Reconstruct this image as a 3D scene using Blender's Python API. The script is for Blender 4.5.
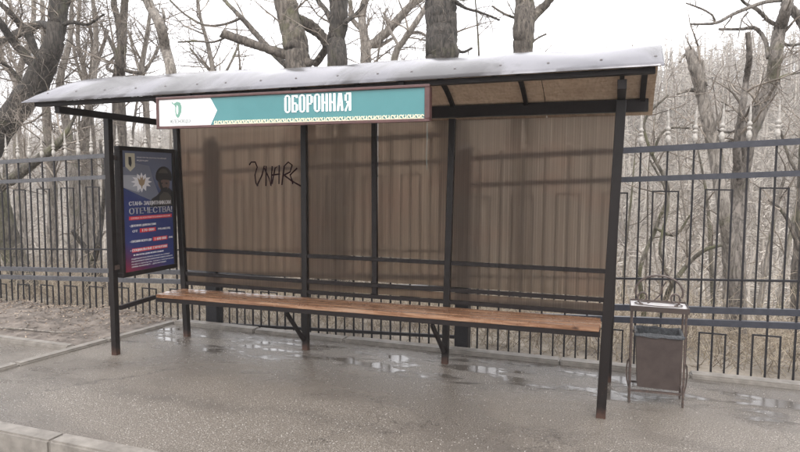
import bpy, bmesh, math, random
import numpy as np
from mathutils import Vector, Matrix, Euler
for o in list(bpy.data.objects): bpy.data.objects.remove(o)
S = bpy.context.scene
COL = S.collection
rnd = random.Random(7)
# ------------------------------------------------------------------ camera
YAW, PITCH, ROLL, FPX = -0.3435, -0.0766, 0.0053, 607.26
fwd = Vector((math.sin(YAW)*math.cos(PITCH), math.cos(YAW)*math.cos(PITCH), math.sin(PITCH)))
right = Vector((math.cos(YAW), -math.sin(YAW), 0)); up = right.cross(fwd)
r2 = math.cos(ROLL)*right + math.sin(ROLL)*up; u2 = -math.sin(ROLL)*right + math.cos(ROLL)*up
cd = bpy.data.cameras.new('camera'); cam = bpy.data.objects.new('camera', cd); COL.objects.link(cam)
m = Matrix((r2, u2, -fwd)).transposed().to_4x4(); m.translation = Vector((4.1904, -4.183, 1.6))
cam.matrix_world = m
cd.sensor_width = 36; cd.lens = FPX/800*36; cd.clip_end = 2000; cd.clip_start = 0.05
S.camera = cam
# ------------------------------------------------------------------ sky, sun, exposure
W = bpy.data.worlds.new('World'); S.world = W; W.use_nodes = True
nt = W.node_tree; bg = nt.nodes['Background']
sky = nt.nodes.new('ShaderNodeTexSky'); sky.sky_type = 'NISHITA'; sky.sun_disc = False
sky.sun_elevation = math.radians(48); sky.sun_rotation = math.radians(160)
sky.dust_density = 4; sky.air_density = 1.0; sky.ozone_density = 1.0
mixn = nt.nodes.new('ShaderNodeMixRGB'); mixn.inputs[0].default_value = 0.90
mixn.inputs[2].default_value = (9.6, 9.55, 9.8, 1)          # even overcast cloud layer over the sky
nt.links.new(sky.outputs[0], mixn.inputs[1]); nt.links.new(mixn.outputs[0], bg.inputs[0])
bg.inputs[1].default_value = 0.1
sd = bpy.data.lights.new('sun', 'SUN'); sun = bpy.data.objects.new('sun', sd); COL.objects.link(sun)
sd.energy = 0.6; sd.angle = math.radians(25); sd.color = (1, .97, .93)
sun.rotation_euler = (math.radians(42), 0, math.radians(-160+180))
S.view_settings.view_transform = 'Standard'; S.view_settings.look = 'None'
S.view_settings.exposure = 1.70; S.view_settings.gamma = 1
# ------------------------------------------------------------------ helpers
def tag(o, label=None, cat=None, group=None, kind=None):
    if label: o['label'] = label
    if cat: o['category'] = cat
    if group: o['group'] = group
    if kind: o['kind'] = kind
    return o
def empty(name, loc, label, cat, group=None):
    o = bpy.data.objects.new(name, None); COL.objects.link(o); o.location = loc
    o.empty_display_size = .1
    return tag(o, label, cat, group)
def link(name, me, mat, parent=None, smooth=False):
    if mat and not me.materials: me.materials.append(mat)
    if smooth:
        me.polygons.foreach_set('use_smooth', [True]*len(me.polygons))
    o = bpy.data.objects.new(name, me); COL.objects.link(o)
    if parent is not None:
        o.parent = parent
        p = parent; off = Vector((0, 0, 0))
        while p is not None: off += p.location; p = p.parent
        o.location = -off
    return o
class MB:
    def __init__(s): s.v = []; s.f = []
    def box(s, x0, x1, y0, y1, z0, z1):
        b = len(s.v)
        s.v += [(x0,y0,z0),(x1,y0,z0),(x1,y1,z0),(x0,y1,z0),(x0,y0,z1),(x1,y0,z1),(x1,y1,z1),(x0,y1,z1)]
        s.f += [tuple(b+i for i in q) for q in ((0,3,2,1),(4,5,6,7),(0,1,5,4),(1,2,6,5),(2,3,7,6),(3,0,4,7))]
        return s
    def bar(s, p0, p1, w, h, upv=(0,0,1)):
        p0 = Vector(p0); p1 = Vector(p1); d = (p1-p0).normalized(); U = Vector(upv)
        if abs(d.dot(U)) > .97: U = Vector((0,1,0))
        a = d.cross(U).normalized()*w/2; c = a.cross(d).normalized()*h/2
        b = len(s.v)
        for p in (p0, p1):
            for q in (-a-c, a-c, a+c, -a+c): s.v.append(tuple(p+q))
        s.f += [tuple(b+i for i in q) for q in ((0,1,2,3),(7,6,5,4),(0,4,5,1),(1,5,6,2),(2,6,7,3),(3,7,4,0))]
        return s
    def tube(s, pts, rad, n=6, caps=True):
        pts = [Vector(p) for p in pts]; N = len(pts)
        if not hasattr(rad, '__len__'): rad = [rad]*N
        t = (pts[1]-pts[0]).normalized(); ref = Vector((0,0,1)) if abs(t.z) < .8 else Vector((1,0,0))
        a = t.cross(ref).normalized(); b0 = len(s.v)
        for i, p in enumerate(pts):
            t = (pts[min(i+1,N-1)]-pts[max(i-1,0)]).normalized()
            a = (a - t*a.dot(t)).normalized(); c = t.cross(a)
            for k in range(n):
                th = 2*math.pi*k/n
                s.v.append(tuple(p + (a*math.cos(th)+c*math.sin(th))*rad[i]))
        for i in range(N-1):
            for k in range(n):
                k2 = (k+1) % n
                s.f.append((b0+i*n+k, b0+i*n+k2, b0+(i+1)*n+k2, b0+(i+1)*n+k))
        if caps:
            s.f.append(tuple(b0+k for k in reversed(range(n)))); s.f.append(tuple(b0+(N-1)*n+k for k in range(n)))
        return s
    def lathe(s, prof, c, n=8):
        b = len(s.v)
        for r, z in prof:
            for k in range(n):
                th = 2*math.pi*k/n; s.v.append((c[0]+r*math.cos(th), c[1]+r*math.sin(th), c[2]+z))
        for i in range(len(prof)-1):
            for k in range(n):
                k2 = (k+1) % n; s.f.append((b+i*n+k, b+i*n+k2, b+(i+1)*n+k2, b+(i+1)*n+k))
        return s
    def poly(s, pts): b = len(s.v); s.v += [tuple(p) for p in pts]; s.f.append(tuple(range(b, b+len(pts)))); return s
    def mesh(s, name='m'):
        me = bpy.data.meshes.new(name); me.from_pydata(s.v, [], s.f); me.update(); return me
    def build(s, name, mat, parent=None, smooth=False, bevel=0):
        me = s.mesh(name)
        if bevel:
            bm = bmesh.new(); bm.from_mesh(me)
            bmesh.ops.bevel(bm, geom=bm.edges[:], offset=bevel, segments=1, affect='EDGES', profile=.5)
            bm.to_mesh(me); bm.free()
        return link(name, me, mat, parent, smooth)
def mass(name, P0, P1, R0, R1, mat, parent=None, n=3):
    """many tapered prisms at once (numpy)"""
    P0 = np.asarray(P0, float); P1 = np.asarray(P1, float); R0 = np.asarray(R0, float); R1 = np.asarray(R1, float)
    d = P1-P0; d /= np.linalg.norm(d, axis=1, keepdims=True)+1e-9
    ref = np.where(np.abs(d[:, 2:3]) < .8, np.array([[0,0,1.]]), np.array([[1.,0,0]]))
    a = np.cross(d, ref); a /= np.linalg.norm(a, axis=1, keepdims=True)+1e-9; c = np.cross(d, a)
    M = len(P0); V = np.zeros((M, 2*n, 3))
    for k in range(n):
        th = 2*math.pi*k/n; q = a*math.cos(th)+c*math.sin(th)
        V[:, k] = P0+q*R0[:, None]; V[:, n+k] = P1+q*R1[:, None]
    idx = []
    for k in range(n): idx += [k, (k+1) % n, n+(k+1) % n, n+k]
    F = (np.arange(M)[:, None]*2*n + np.array(idx)[None, :]).astype(np.int32)
    me = bpy.data.meshes.new(name)
    me.vertices.add(M*2*n); me.vertices.foreach_set('co', V.reshape(-1).astype(np.float32))
    me.loops.add(M*n*4); me.loops.foreach_set('vertex_index', F.reshape(-1))
    me.polygons.add(M*n); me.polygons.foreach_set('loop_start', np.arange(0, M*n*4, 4, dtype=np.int32))
    me.update(calc_edges=True); me.validate()
    return link(name, me, mat, parent, True)
# ------------------------------------------------------------------ materials
def mat(name, col, rough=.6, metal=0, spec=.5):
    M = bpy.data.materials.new(name); M.use_nodes = True; b = M.node_tree.nodes['Principled BSDF']
    b.inputs['Base Color'].default_value = (*col, 1); b.inputs['Roughness'].default_value = rough
    b.inputs['Metallic'].default_value = metal; b.inputs['Specular IOR Level'].default_value = spec
    return M
class N:
    def __init__(s, M): s.t = M.node_tree; s.b = s.t.nodes['Principled BSDF']; s.tc = s.t.nodes.new('ShaderNodeTexCoord')
    def n(s, ty, **k):
        x = s.t.nodes.new(ty)
        for a, b in k.items(): setattr(x, a, b)
        return x
    def l(s, a, b): s.t.links.new(a, b)
    def vec(s, scale=(1,1,1), src='Object', loc=(0,0,0)):
        mp = s.n('ShaderNodeMapping'); mp.inputs['Scale'].default_value = scale; mp.inputs['Location'].default_value = loc
        s.l(s.tc.outputs[src], mp.inputs[0]); return mp.outputs[0]
    def noise(s, scale, detail=4, rough=.6, vec=None, dist=0):
        x = s.n('ShaderNodeTexNoise'); x.inputs['Scale'].default_value = scale; x.inputs['Detail'].default_value = detail
        x.inputs['Roughness'].default_value = rough; x.inputs['Distortion'].default_value = dist
        s.l(vec if vec is not None else s.tc.outputs['Object'], x.inputs['Vector']); return x.outputs[0]
    def ramp(s, fac, stops, interp='LINEAR'):
        x = s.n('ShaderNodeValToRGB'); x.color_ramp.interpolation = interp
        e = x.color_ramp.elements
        while len(e) < len(stops): e.new(.5)
        for i, (p, c) in enumerate(stops):
            e[i].position = p; e[i].color = (*c, 1) if hasattr(c, '__len__') else (c, c, c, 1)
        s.l(fac, x.inputs[0]); return x.outputs[0]
    def mix(s, fac, a, b, ty='MIX'):
        x = s.n('ShaderNodeMixRGB', blend_type=ty)
        for i, q in ((0, fac), (1, a), (2, b)):
            if hasattr(q, 'is_linked'): s.l(q, x.inputs[i])
            elif i == 0: x.inputs[0].default_value = q
            else: x.inputs[i].default_value = (*q, 1)
        return x.outputs[0]
    def math(s, op, a, b=0, clamp=False):
        x = s.n('ShaderNodeMath', operation=op, use_clamp=clamp)
        for i, q in ((0, a), (1, b)):
            if hasattr(q, 'is_linked'): s.l(q, x.inputs[i])
            else: x.inputs[i].default_value = q
        return x.outputs[0]
    def color(s, c): s.l(c, s.b.inputs['Base Color'])
    def rough(s, c): s.l(c, s.b.inputs['Roughness'])
    def bump(s, h, strength=.3, dist=.01):
        x = s.n('ShaderNodeBump'); x.inputs['Strength'].default_value = strength; x.inputs['Distance'].default_value = dist
        s.l(h, x.inputs['Height']); s.l(x.outputs[0], s.b.inputs['Normal'])
def simple(name, c0, c1, scale, rough=.7, stretch=(1,1,1), metal=0, bump=.2, bd=.004, spec=.5, lo=.35, hi=.65):
    M = mat(name, c0, rough, metal, spec); n = N(M); f = n.noise(scale, 6, .65, n.vec(stretch))
    n.color(n.ramp(f, [(lo, c0), (hi, c1)])); n.bump(f, bump, bd); return M
M = {}
M['paint'] = simple('dark_brown_paint', (.008,.0058,.0058), (.015,.0105,.010), 30, .5, bump=.08, spec=.25)
# rust creeping up the lowest centimetres of the posts
def post_mat():
    m_ = mat('post_paint', (.01,.008,.008), .45, 0, .25); n = N(m_)
    sep = n.n('ShaderNodeSeparateXYZ'); g = n.n('ShaderNodeNewGeometry'); n.l(g.outputs['Position'], sep.inputs[0])
    h = n.math('ADD', sep.outputs[2], n.math('MULTIPLY', n.noise(40, 4), .12))
    f = n.ramp(h, [(.075, 1), (.135, 0)])
    ch = n.ramp(n.noise(28, 6, .7), [(.62, (.010,.0075,.007)), (.74, (.06,.032,.022))])
    n.color(n.mix(f, ch, (.055,.029,.021))); n.rough(n.math('ADD', n.math('MULTIPLY', f, .4), .38)); n.bump(n.noise(60), .1, .003)
    return m_
M['post'] = post_mat()
M['iron'] = simple('fence_iron_paint', (.010,.010,.012), (.020,.018,.020), 40, .5, bump=.1, spec=.25)
M['rail'] = simple('fence_rail_paint', (.016,.018,.027), (.030,.032,.043), 25, .35, bump=.06)
M['rail_hazed'] = simple('haze_paled_rail_paint', (.042,.042,.047), (.075,.074,.080), 25, .4, bump=.06)  # rail paint lightened, haze and wet sky sheen put into its colour
M['finial'] = simple('silvered_finial_paint', (.22,.205,.185), (.44,.41,.37), 60, .5, bump=.1)
M['wood_dummy'] = None
def wood():
    m_ = mat('varnished_plank', (.3,.14,.07), .38); n = N(m_)
    oi = n.n('ShaderNodeObjectInfo'); off = n.n('ShaderNodeVectorMath', operation='ADD')
    mp = n.vec((1.3, 26, 26)); n.l(mp, off.inputs[0]); cx = n.n('ShaderNodeCombineXYZ'); n.l(n.math('MULTIPLY', oi.outputs['Random'], 40), cx.inputs[0]); n.l(cx.outputs[0], off.inputs[1])
    g = n.noise(1.6, 6, .6, off.outputs[0], 1.2)
    c = n.ramp(g, [(.28, (.085,.040,.021)), (.46, (.20,.098,.052)), (.62, (.33,.195,.118)), (.8, (.13,.062,.034))])
    kn = n.n('ShaderNodeTexVoronoi'); kn.inputs['Scale'].default_value = 1.0; n.l(n.vec((3.2, 16, 6)), kn.inputs['Vector'])
    c = n.mix(n.ramp(kn.outputs['Distance'], [(.07, 1), (.13, 0)]), c, (.05,.022,.012))
    worn = n.ramp(n.noise(2.6, 5, .7, n.vec((.8, 3, 3), loc=(3,0,0))), [(.55, 0), (.75, 1)])
    c = n.mix(n.math('MULTIPLY', worn, .45), c, (.36,.28,.21)); n.color(c)
    n.rough(n.ramp(n.noise(5, 5), [(.4, .14), (.65, .4)])); n.bump(g, .25, .002); return m_
M['wood'] = wood()
def osb():
    m_ = mat('osb_board', (.3,.2,.12), .75); n = N(m_)
    v = n.n('ShaderNodeTexVoronoi'); v.inputs['Scale'].default_value = 1; n.l(n.vec((22, 60, 30)), v.inputs['Vector'])
    v2 = n.n('ShaderNodeTexVoronoi'); v2.inputs['Scale'].default_value = 1; n.l(n.vec((70, 24, 40)), v2.inputs['Vector'])
    c = n.mix(.5, n.ramp(v.outputs['Color'], [(0, (.40,.29,.20)), (1, (.68,.54,.41))]), n.ramp(v2.outputs['Color'], [(0, (.36,.25,.17)), (1, (.64,.50,.37))]))
    c = n.mix(n.ramp(n.noise(2.5, 4), [(.4, 0), (.7, .5)]), c, (.33,.23,.155)); n.color(c); n.bump(v.outputs['Distance'], .2, .003); return m_
M['osb'] = osb()
def metal():
    m_ = mat('galvanised_sheet', (.42,.42,.43), .3, 1.0); n = N(m_)
    f = n.noise(2.4, 4, .55, n.vec((1, .9, .9)), .6)
    spots = n.math('MULTIPLY', n.ramp(n.noise(1.7, 4, .6, n.vec((1, .5, .5), loc=(1.7,.4,0)), .5), [(.47, 0), (.60, 1)]), .85)  # dark smudges in colour and metallic stand in for reflected trees
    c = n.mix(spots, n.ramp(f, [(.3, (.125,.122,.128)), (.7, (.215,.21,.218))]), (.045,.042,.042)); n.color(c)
    n.rough(n.ramp(f, [(.3, .10), (.7, .26)])); n.l(n.math('SUBTRACT', .92, n.math('MULTIPLY', spots, 1.2), True), n.b.inputs['Metallic']); n.b.inputs['Specular IOR Level'].default_value = .12; n.b.inputs['Specular Tint'].default_value = (.82, .815, .83, 1)
    n.bump(n.noise(1.5, 2, .5, n.vec((1, 1, 1))), .5, .03); return m_
M['metal'] = metal()
def panel_mat(w=(1,1,1)):
    m_ = mat('bronze_multiwall_polycarbonate', (.30,.22,.17), .35); n = N(m_); t = m_.node_tree
    n.b.inputs['Base Color'].default_value = (.20,.150,.118, 1)
    sx = n.n('ShaderNodeTexWave', wave_type='BANDS', bands_direction='X'); sx.inputs['Scale'].default_value = 16; sx.inputs['Distortion'].default_value = .0
    n.l(n.tc.outputs['Object'], sx.inputs['Vector'])
    streak = n.noise(1, 5, .7, n.vec((55, 1, .7))); blot = n.noise(1.6, 5, .6)
    bc = n.mix(n.ramp(streak, [(.3, 0), (.75, 1)]), (.16,.133,.112), (.28,.24,.205)); 
    grime = n.ramp(n.noise(1, 5, .65, n.vec((9, 1, 1.3))), [(.45, 0), (.75, .6)])
    bc = n.mix(grime, bc, (.22,.185,.155)); n.color(bc)
    n.bump(sx.outputs['Color'], .25, .004)
    tr = n.n('ShaderNodeBsdfRefraction'); tr.inputs['IOR'].default_value = 1.16; tr.inputs['Roughness'].default_value = .34; rf = n.n('ShaderNodeBsdfTranslucent')
    tc = n.mix(n.ramp(streak, [(.25, 0), (.75, 1)]), tuple(a*b for a, b in zip((.63,.59,.55), w)), tuple(a*b for a, b in zip((.84,.79,.74), w))); fr_ = n.noise(1, 3, .8, n.vec((190, 1, .35))); tc = n.mix(n.ramp(fr_, [(.35, .55), (.6, 0)]), tc, (.42,.36,.31)); tc = n.mix(n.ramp(n.noise(1.3, 3, .5, n.vec((1.2, 1, 2.2))), [(.5, 0), (.72, .35)]), tc, (.72,.53,.46)); tc = n.mix(n.math('MULTIPLY', sx.outputs['Fac'], .30), tc, (.46,.41,.37)); n.l(tc, tr.inputs[0])  # reddish noise in the tint is a painted street-side reflection
    n.l(n.mix(n.ramp(streak, [(.3, 0), (.7, 1)]), (.36,.27,.21), (.52,.40,.32)), rf.inputs[0])
    m1 = n.n('ShaderNodeMixShader'); m1.inputs[0].default_value = .13; n.l(tr.outputs[0], m1.inputs[1]); n.l(rf.outputs[0], m1.inputs[2])
    m2 = n.n('ShaderNodeMixShader'); n.l(n.ramp(blot, [(.3, .08), (.7, .13)]), m2.inputs[0]); n.l(m1.outputs[0], m2.inputs[1]); n.l(n.b.outputs[0], m2.inputs[2])
    n.l(m2.outputs[0], t.nodes['Material Output'].inputs[0]); return m_
M['panel'] = panel_mat((1,.95,.90)); M['panel_mid'] = panel_mat((.97,.94,.90)); M['panel_grey'] = panel_mat((.99,1.0,1.0))
def asphalt(name, wet=True):
    m_ = mat(name, (.07,.065,.06), .5); n = N(m_)
    g = n.n('ShaderNodeNewGeometry'); pos = g.outputs['Position']
    sep = n.n('ShaderNodeSeparateXYZ'); n.l(pos, sep.inputs[0])
    fine = n.noise(105, 6, .75, pos); big = n.noise(1.7, 6, .65, pos)
    base = n.ramp(fine, [(.38, (.042,.035,.029)), (.50, (.125,.108,.090)), (.62, (.34,.305,.262))])
    base = n.mix(n.ramp(big, [(.35, 0), (.7, .55)]), base, (.135,.116,.097))
    vo = n.n('ShaderNodeTexVoronoi'); vo.inputs['Scale'].default_value = 100; n.l(pos, vo.inputs['Vector'])
    rn = n.ramp(vo.outputs['Color'], [(.66, 0), (.76, 1)]); chip = n.math('MULTIPLY', rn, n.ramp(vo.outputs['Distance'], [(.22, 1), (.36, 0)]))
    cl = n.ramp(n.noise(1.3, 4, .6, n.vec((1,1.8,1), loc=(5,2,0))), [(.35, .12), (.6, 1)])
    base = n.mix(n.math('MULTIPLY', n.math('MULTIPLY', chip, cl), .85), base, (.55,.52,.47))
    # wet: drip line under the eaves and standing water in the dip along the back posts
    yy = n.math('ADD', sep.outputs[1], n.math('MULTIPLY', n.math('SUBTRACT', n.noise(1.6, 3, .5, pos), .5), .5))
    back = n.ramp(n.math('ADD', n.math('MULTIPLY', yy, .5), .5), [(.60, 0), (.76, 1), (.95, 1), (1, .6)])
    pn = n.noise(2.1, 5, .6, n.vec((1, 2.6, 1), src='Object', loc=(.3,1.1,0)), .4)
    pud = n.math('MULTIPLY', n.ramp(n.math('ADD', n.math('MULTIPLY', back, .17), pn), [(.62, 0), (.72, 1)]), n.ramp(back, [(.15, 0), (.6, 1)]))
    if not wet: pud = n.ramp(pn, [(.70, 0), (.74, 1)])
    drip = n.math('MULTIPLY', n.ramp(n.math('ABSOLUTE', n.math('ADD', yy, .66)), [(.02, .42), (.16, 0)]), n.ramp(n.noise(2.5, 4, .6, pos), [(.38, 0), (.6, 1)]))
    damp = n.ramp(n.noise(.62, 6, .6, n.vec((1,1.7,1), loc=(2.6,7.3,0)), .5), [(.44, 0), (.58, 1)])
    crack = n.n('ShaderNodeTexVoronoi', feature='DISTANCE_TO_EDGE'); crack.inputs['Scale'].default_value = .55; wv = n.n('ShaderNodeVectorMath', operation='ADD'); n.l(pos, wv.inputs[0]); n.l(n.noise(3.0, 5, .65, pos), wv.inputs[1]); n.l(wv.outputs[0], crack.inputs['Vector']); ck = n.math('MULTIPLY', n.ramp(crack.outputs['Distance'], [(.0, 1), (.006, 0)]), n.ramp(n.noise(1.1, 2, .5, pos), [(.48, 0), (.56, 1)]))
    base = n.mix(n.math('MULTIPLY', damp, .38), base, (.05,.043,.038))
    base = n.mix(n.math('MULTIPLY', back, .15), base, (.07,.066,.064))
    base = n.mix(n.math('MULTIPLY', ck, .7), base, (.03,.025,.022)); base = n.mix(drip, base, (.055,.047,.042)); base = n.mix(n.math('MULTIPLY', pud, .8), base, (.062,.054,.047)); n.color(base)
    r = n.mix(damp, (.52,.52,.52), (.24,.24,.24)); r = n.mix(back, r, (.20,.20,.20)); r = n.mix(pud, r, (.085,.085,.085)); n.rough(r)
    h = n.math('MULTIPLY', n.math('ADD', n.noise(75, 5, .8, pos), n.math('MULTIPLY', n.noise(7, 4, .6, pos), 1.2)), n.math('SUBTRACT', 1, n.math('MULTIPLY', pud, .90)))
    n.bump(h, .5, .006); return m_
M['asphalt'] = asphalt('wet_asphalt'); M['road'] = asphalt('road_asphalt', False)
M['kerb'] = simple('wet_concrete_kerb', (.12,.107,.093), (.25,.228,.20), 9, .5, bump=.5, bd=.006, lo=.3, hi=.7)
M['soil'] = simple('leafy_soil', (.065,.052,.043), (.19,.16,.135), 7, .9, bump=1, bd=.04)
M['forest'] = simple('leaf_covered_slope', (.10,.082,.062), (.27,.235,.19), 1.4, .95, (1,1,2.5), bump=1, bd=.15)
M['leaf'] = simple('dead_leaves', (.13,.075,.045), (.30,.20,.13), 5, .8)
def bark(name, c0, c1, moss=0, st=(9,9,2)):
    m_ = mat(name, c0, .85); n = N(m_); f = n.noise(2.6, 8, .75, n.vec(st), .9)
    c = n.ramp(f, [(.40, tuple(q*.7 for q in c0)), (.60, c1)])
    if moss: c = n.mix(n.ramp(n.noise(2.1, 5, .65), [(.62-moss, 0), (.78-moss, .85)]), c, (.105,.105,.048))
    n.color(c); n.bump(f, 1, .03); return m_
M['bark_dark'] = bark('dark_bark', (.020,.017,.014), (.085,.073,.061), .04)
M['bark'] = bark('grey_brown_bark', (.045,.037,.030), (.17,.145,.12), .06)
M['bark_mid'] = bark('ashen_bark', (.085,.073,.062), (.24,.212,.185), .05)
M['bark_pale'] = bark('pale_grey_bark', (.13,.112,.095), (.34,.305,.265), .05)
M['bark_moss'] = bark('mossy_bark', (.055,.047,.036), (.17,.15,.12), .14)
def island(name, cols, rough=.9):
    m_ = mat(name, cols[0], rough); n = N(m_); g = n.n('ShaderNodeNewGeometry')
    n.color(n.ramp(g.outputs['Random Per Island'], [(i/(len(cols)-1), c) for i, c in enumerate(cols)])); return m_
M['brush'] = island('dry_brush', [(.12,.092,.066), (.27,.218,.16), (.52,.445,.34), (.20,.16,.118)])
M['farwood'] = island('bare_far_wood', [(.20,.175,.15), (.33,.295,.255), (.44,.40,.35)])  # tones paled so the wood's colour carries part of the distance haze
M['twig'] = island('twigs', [(.07,.056,.045), (.19,.16,.13), (.33,.285,.24)])
M['box_brown'] = simple('brown_sign_frame', (.060,.026,.024), (.095,.042,.038), 20, .4, bump=.05)
M['teal'] = simple('teal_sign_print', (.052,.185,.195), (.066,.215,.225), 2.2, .3, bump=.0)
M['white'] = simple('white_sign_print', (.80,.80,.80), (.88,.88,.88), 3, .3, bump=.0)
M['cream'] = mat('cream_ornament_print', (.72,.69,.52), .35)
M['logo_green'] = mat('logo_green_print', (.13,.27,.21), .4); M['logo_pale'] = mat('logo_pale_print', (.45,.62,.55), .35)
M['grey_text'] = mat('grey_green_lettering', (.10,.14,.135), .5); M['red_dot'] = mat('pale_red_print', (.62,.35,.33), .4)
M['letter'] = mat('white_lettering', (.84,.84,.84), .35)
M['bin'] = simple('brown_bin_steel', (.036,.026,.023), (.056,.042,.037), 8, .5, bump=.1, spec=.3)
M['bin_leg'] = simple('rusty_bin_frame', (.030,.022,.020), (.090,.062,.050), 40, .5, bump=.2)
M['tray'] = simple('wet_tray_steel', (.55,.53,.53), (.82,.80,.80), 9, .2, bump=.15)
M['bag'] = simple('black_bin_bag', (.03,.032,.036), (.06,.065,.07), 30, .25, bump=1, bd=.02)
M['graf'] = mat('graffiti_ink', (.016,.004,.006), .8, 0, .05)
M['screw'] = mat('screw_head', (.12,.11,.11), .4, .8)
M['stone'] = island('light_chippings', [(.20,.18,.165), (.38,.36,.33), (.28,.26,.235)], .6)
# ------------------------------------------------------------------ ground
def terrain(x, y):
    if y < 1.3: return -.02
    t = y-1.3
    near = -.02 - .10*t - .010*t*t if t < 12 else -.02-1.2-1.44-.34*(t-12)
    near = max(near, -7.5)
    k = min(max((y-16)/66, 0), 1); k = k*k*(3-2*k)
    Hx = 10.5 + .075*x if x < 13 else 11.5+.05*(x-13)
    return near + k*(Hx+7.5) + .35*math.sin(x*.31+y*.17)*min(t/10, 1) + 1.3*math.sin(x*.06+1)*k + .7*math.sin(x*.17+y*.05)*k
def sheet(name, xs, ys, fz, m_, **kw):
    v = [(x, y, fz(x, y)) for y in ys for x in xs]; nx = len(xs)
    f = [(j*nx+i, j*nx+i+1, (j+1)*nx+i+1, (j+1)*nx+i) for j in range(len(ys)-1) for i in range(nx-1)]
    me = bpy.data.meshes.new(name); me.from_pydata(v, [], f); o = link(name, me, m_, None, True); return tag(o, kind='structure', **kw)
ys = [1.28+.4*i for i in range(40)] + [18+3*i for i in range(24)] + [95, 120, 160, 240, 400]
xs = [-420,-260,-180] + [-140+4*i for i in range(70)] + [150, 200, 300, 420]
sheet('wooded_hillside', xs, ys, lambda x, y: terrain(x, y) if y > 1.3 else -.06, M['forest'])
def flat(name, x0, x1, y0, y1, z, m_, bz=.6): 
    mb = MB().box(x0, x1, y0, y1, z-bz, z); return tag(mb.build(name, m_), kind='structure')
def dirtz(x, y):
    e = min(1, max(0, y-.1)/.3, max(0, -.60+.26*(y+1.4)/2.64-.12-x)/.3)
    return -.002+e*dirt0(x, y)
def dirt0(x, y): return .014+.03*math.sin(x*3.1+y*2)*math.sin(y*4.3+x)+.015*math.sin(x*9+1)*math.sin(y*11)+.012*math.sin(x*23)*math.sin(y*19)
def kx(y): return -.62+.26*(y+1.4)/2.64
v_ = []; nx_, ny_ = 110, 24
for j in range(ny_):
    y = .088+.0549*j
    for i in range(nx_): x = -8+(kx(y)-.099+8)*i/(nx_-1); v_.append((x, y, dirtz(x, y)+.022))
me_ = bpy.data.meshes.new('leafy_dirt_verge'); me_.from_pydata(v_, [], [(j*nx_+i, j*nx_+i+1, (j+1)*nx_+i+1, (j+1)*nx_+i) for j in range(ny_-1) for i in range(nx_-1)])
tag(link('leafy_dirt_verge', me_, M['soil'], None, True), kind='structure')
flat('platform_asphalt', -.62, 12, -1.43, 1.15, 0, M['asphalt'])
flat('side_path_asphalt', -14, -.62, -1.43, .02, -.010, M['asphalt'])
flat('road', -260, 260, -240, -1.53, -.15, M['road'], .3)
flat('verge_base', -14, -.40, .02, 1.30, -.04, M['soil'])
flat('far_verge_left', -260, -14, -1.43, 1.29, -.03, M['soil']); flat('far_verge_right', 12, 260, -1.43, 1.29, -.03, M['soil'])
def kerb(name, pts, w, z0, z1, L=1.0, gap=.007):
    """row of concrete kerb stones along a line; w = width to the left of the direction"""
    a = Vector((*pts[0], 0)); b = Vector((*pts[1], 0)); d = (b-a).normalized(); nrm = Vector((-d.y, d.x, 0)); n_ = max(1, int(round((b-a).length/L)))
    root = bpy.data.objects.new(name, None); COL.objects.link(root); root.location = a; tag(root, kind='structure')
    step = (b-a).length/n_
    for i in range(n_):
        dz = rnd.uniform(-.005, .005); s0 = a+d*(i*step+gap/2)-a; s1 = a+d*((i+1)*step-gap/2)-a; off = nrm*rnd.uniform(-.004, .004)
        mb = MB(); bb = len(mb.v)
        for p in (s0, s1):
            for q in (0, 1):
                for z in (z0, z1+dz): mb.v.append(tuple(p+nrm*w*q+off+Vector((0,0,z))))
        mb.f = [(0,1,3,2),(4,6,7,5),(0,4,5,1),(2,3,7,6),(1,5,7,3),(0,2,6,4)]
        me = mb.mesh('kerb_stone'); bm = bmesh.new(); bm.from_mesh(me); bmesh.ops.recalc_face_normals(bm, faces=bm.faces)
        bmesh.ops.bevel(bm, geom=bm.edges[:], offset=.012, segments=2, affect='EDGES'); bm.to_mesh(me); bm.free()
        me.materials.append(M['kerb']); o = bpy.data.objects.new('kerb_stone', me); COL.objects.link(o); o.parent = root
    return root
kerb('road_kerb', (-9, -1.545), .0, 0, 0) if False else None
kerb('road_kerb', (-9.2, -1.545), .125, -.30, .012) if False else None
def kb(name, p0, p1, w, z0, z1, L=1.0): return kerb(name, (p0, p1), w, z0, z1, L)
kb('road_kerb', (-9.0, -1.545), (12.0, -1.545), .125, -.30, .012)
kb('rear_kerb', (-.36, 1.155), (12.0, 1.155), .13, -.2, .035)
kb('platform_side_kerb', (-.62, -1.40), (-.36, 1.24), .10, -.2, .026)
kb('dirt_edge_kerb', (-9.0, .0), (-.592, .0), .09, -.2, .035)
# ------------------------------------------------------------------ bus shelter
SH = empty('bus_shelter', (2.05, .2, 0), 'long dark brown steel bus shelter with bronze panels and curved metal roof', 'bus shelter')
H = 2.1145
def post(base, top, w=.055, m_='post'):
    mb = MB(); a = Vector(base)-Vector((0,0,.02)); b = Vector(top); d = (b-a).normalized()
    mb.bar(a, b, w, w, (0, 1, 0)); return mb.build('post', M[m_], SH, bevel=.003)
FL = ((-.055,.045,0), (-.02,.0,H)); FR = ((4.128,.05,0), (4.195,.0,H))
post(*FL); post(FR[0], FR[1], .062)
RL = ((.12,.80,0), (-.01,.861,H)); RM1 = ((1.475,.80,0), (1.44,.861,H)); RM3 = ((2.815,.845,0), (2.855,.861,H)); RR = ((4.16,.84,0), (4.185,.861,H))
for a, b in (RL, RM1, RM3, RR): post(a, b)
post((2.15,.861,.56), (2.14,.861,H), .045, 'paint').name = 'mullion'
def px(P, z): t = z/H; return P[0][0]*(1-t)+P[1][0]*t, P[0][1]*(1-t)+P[1][1]*t
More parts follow.
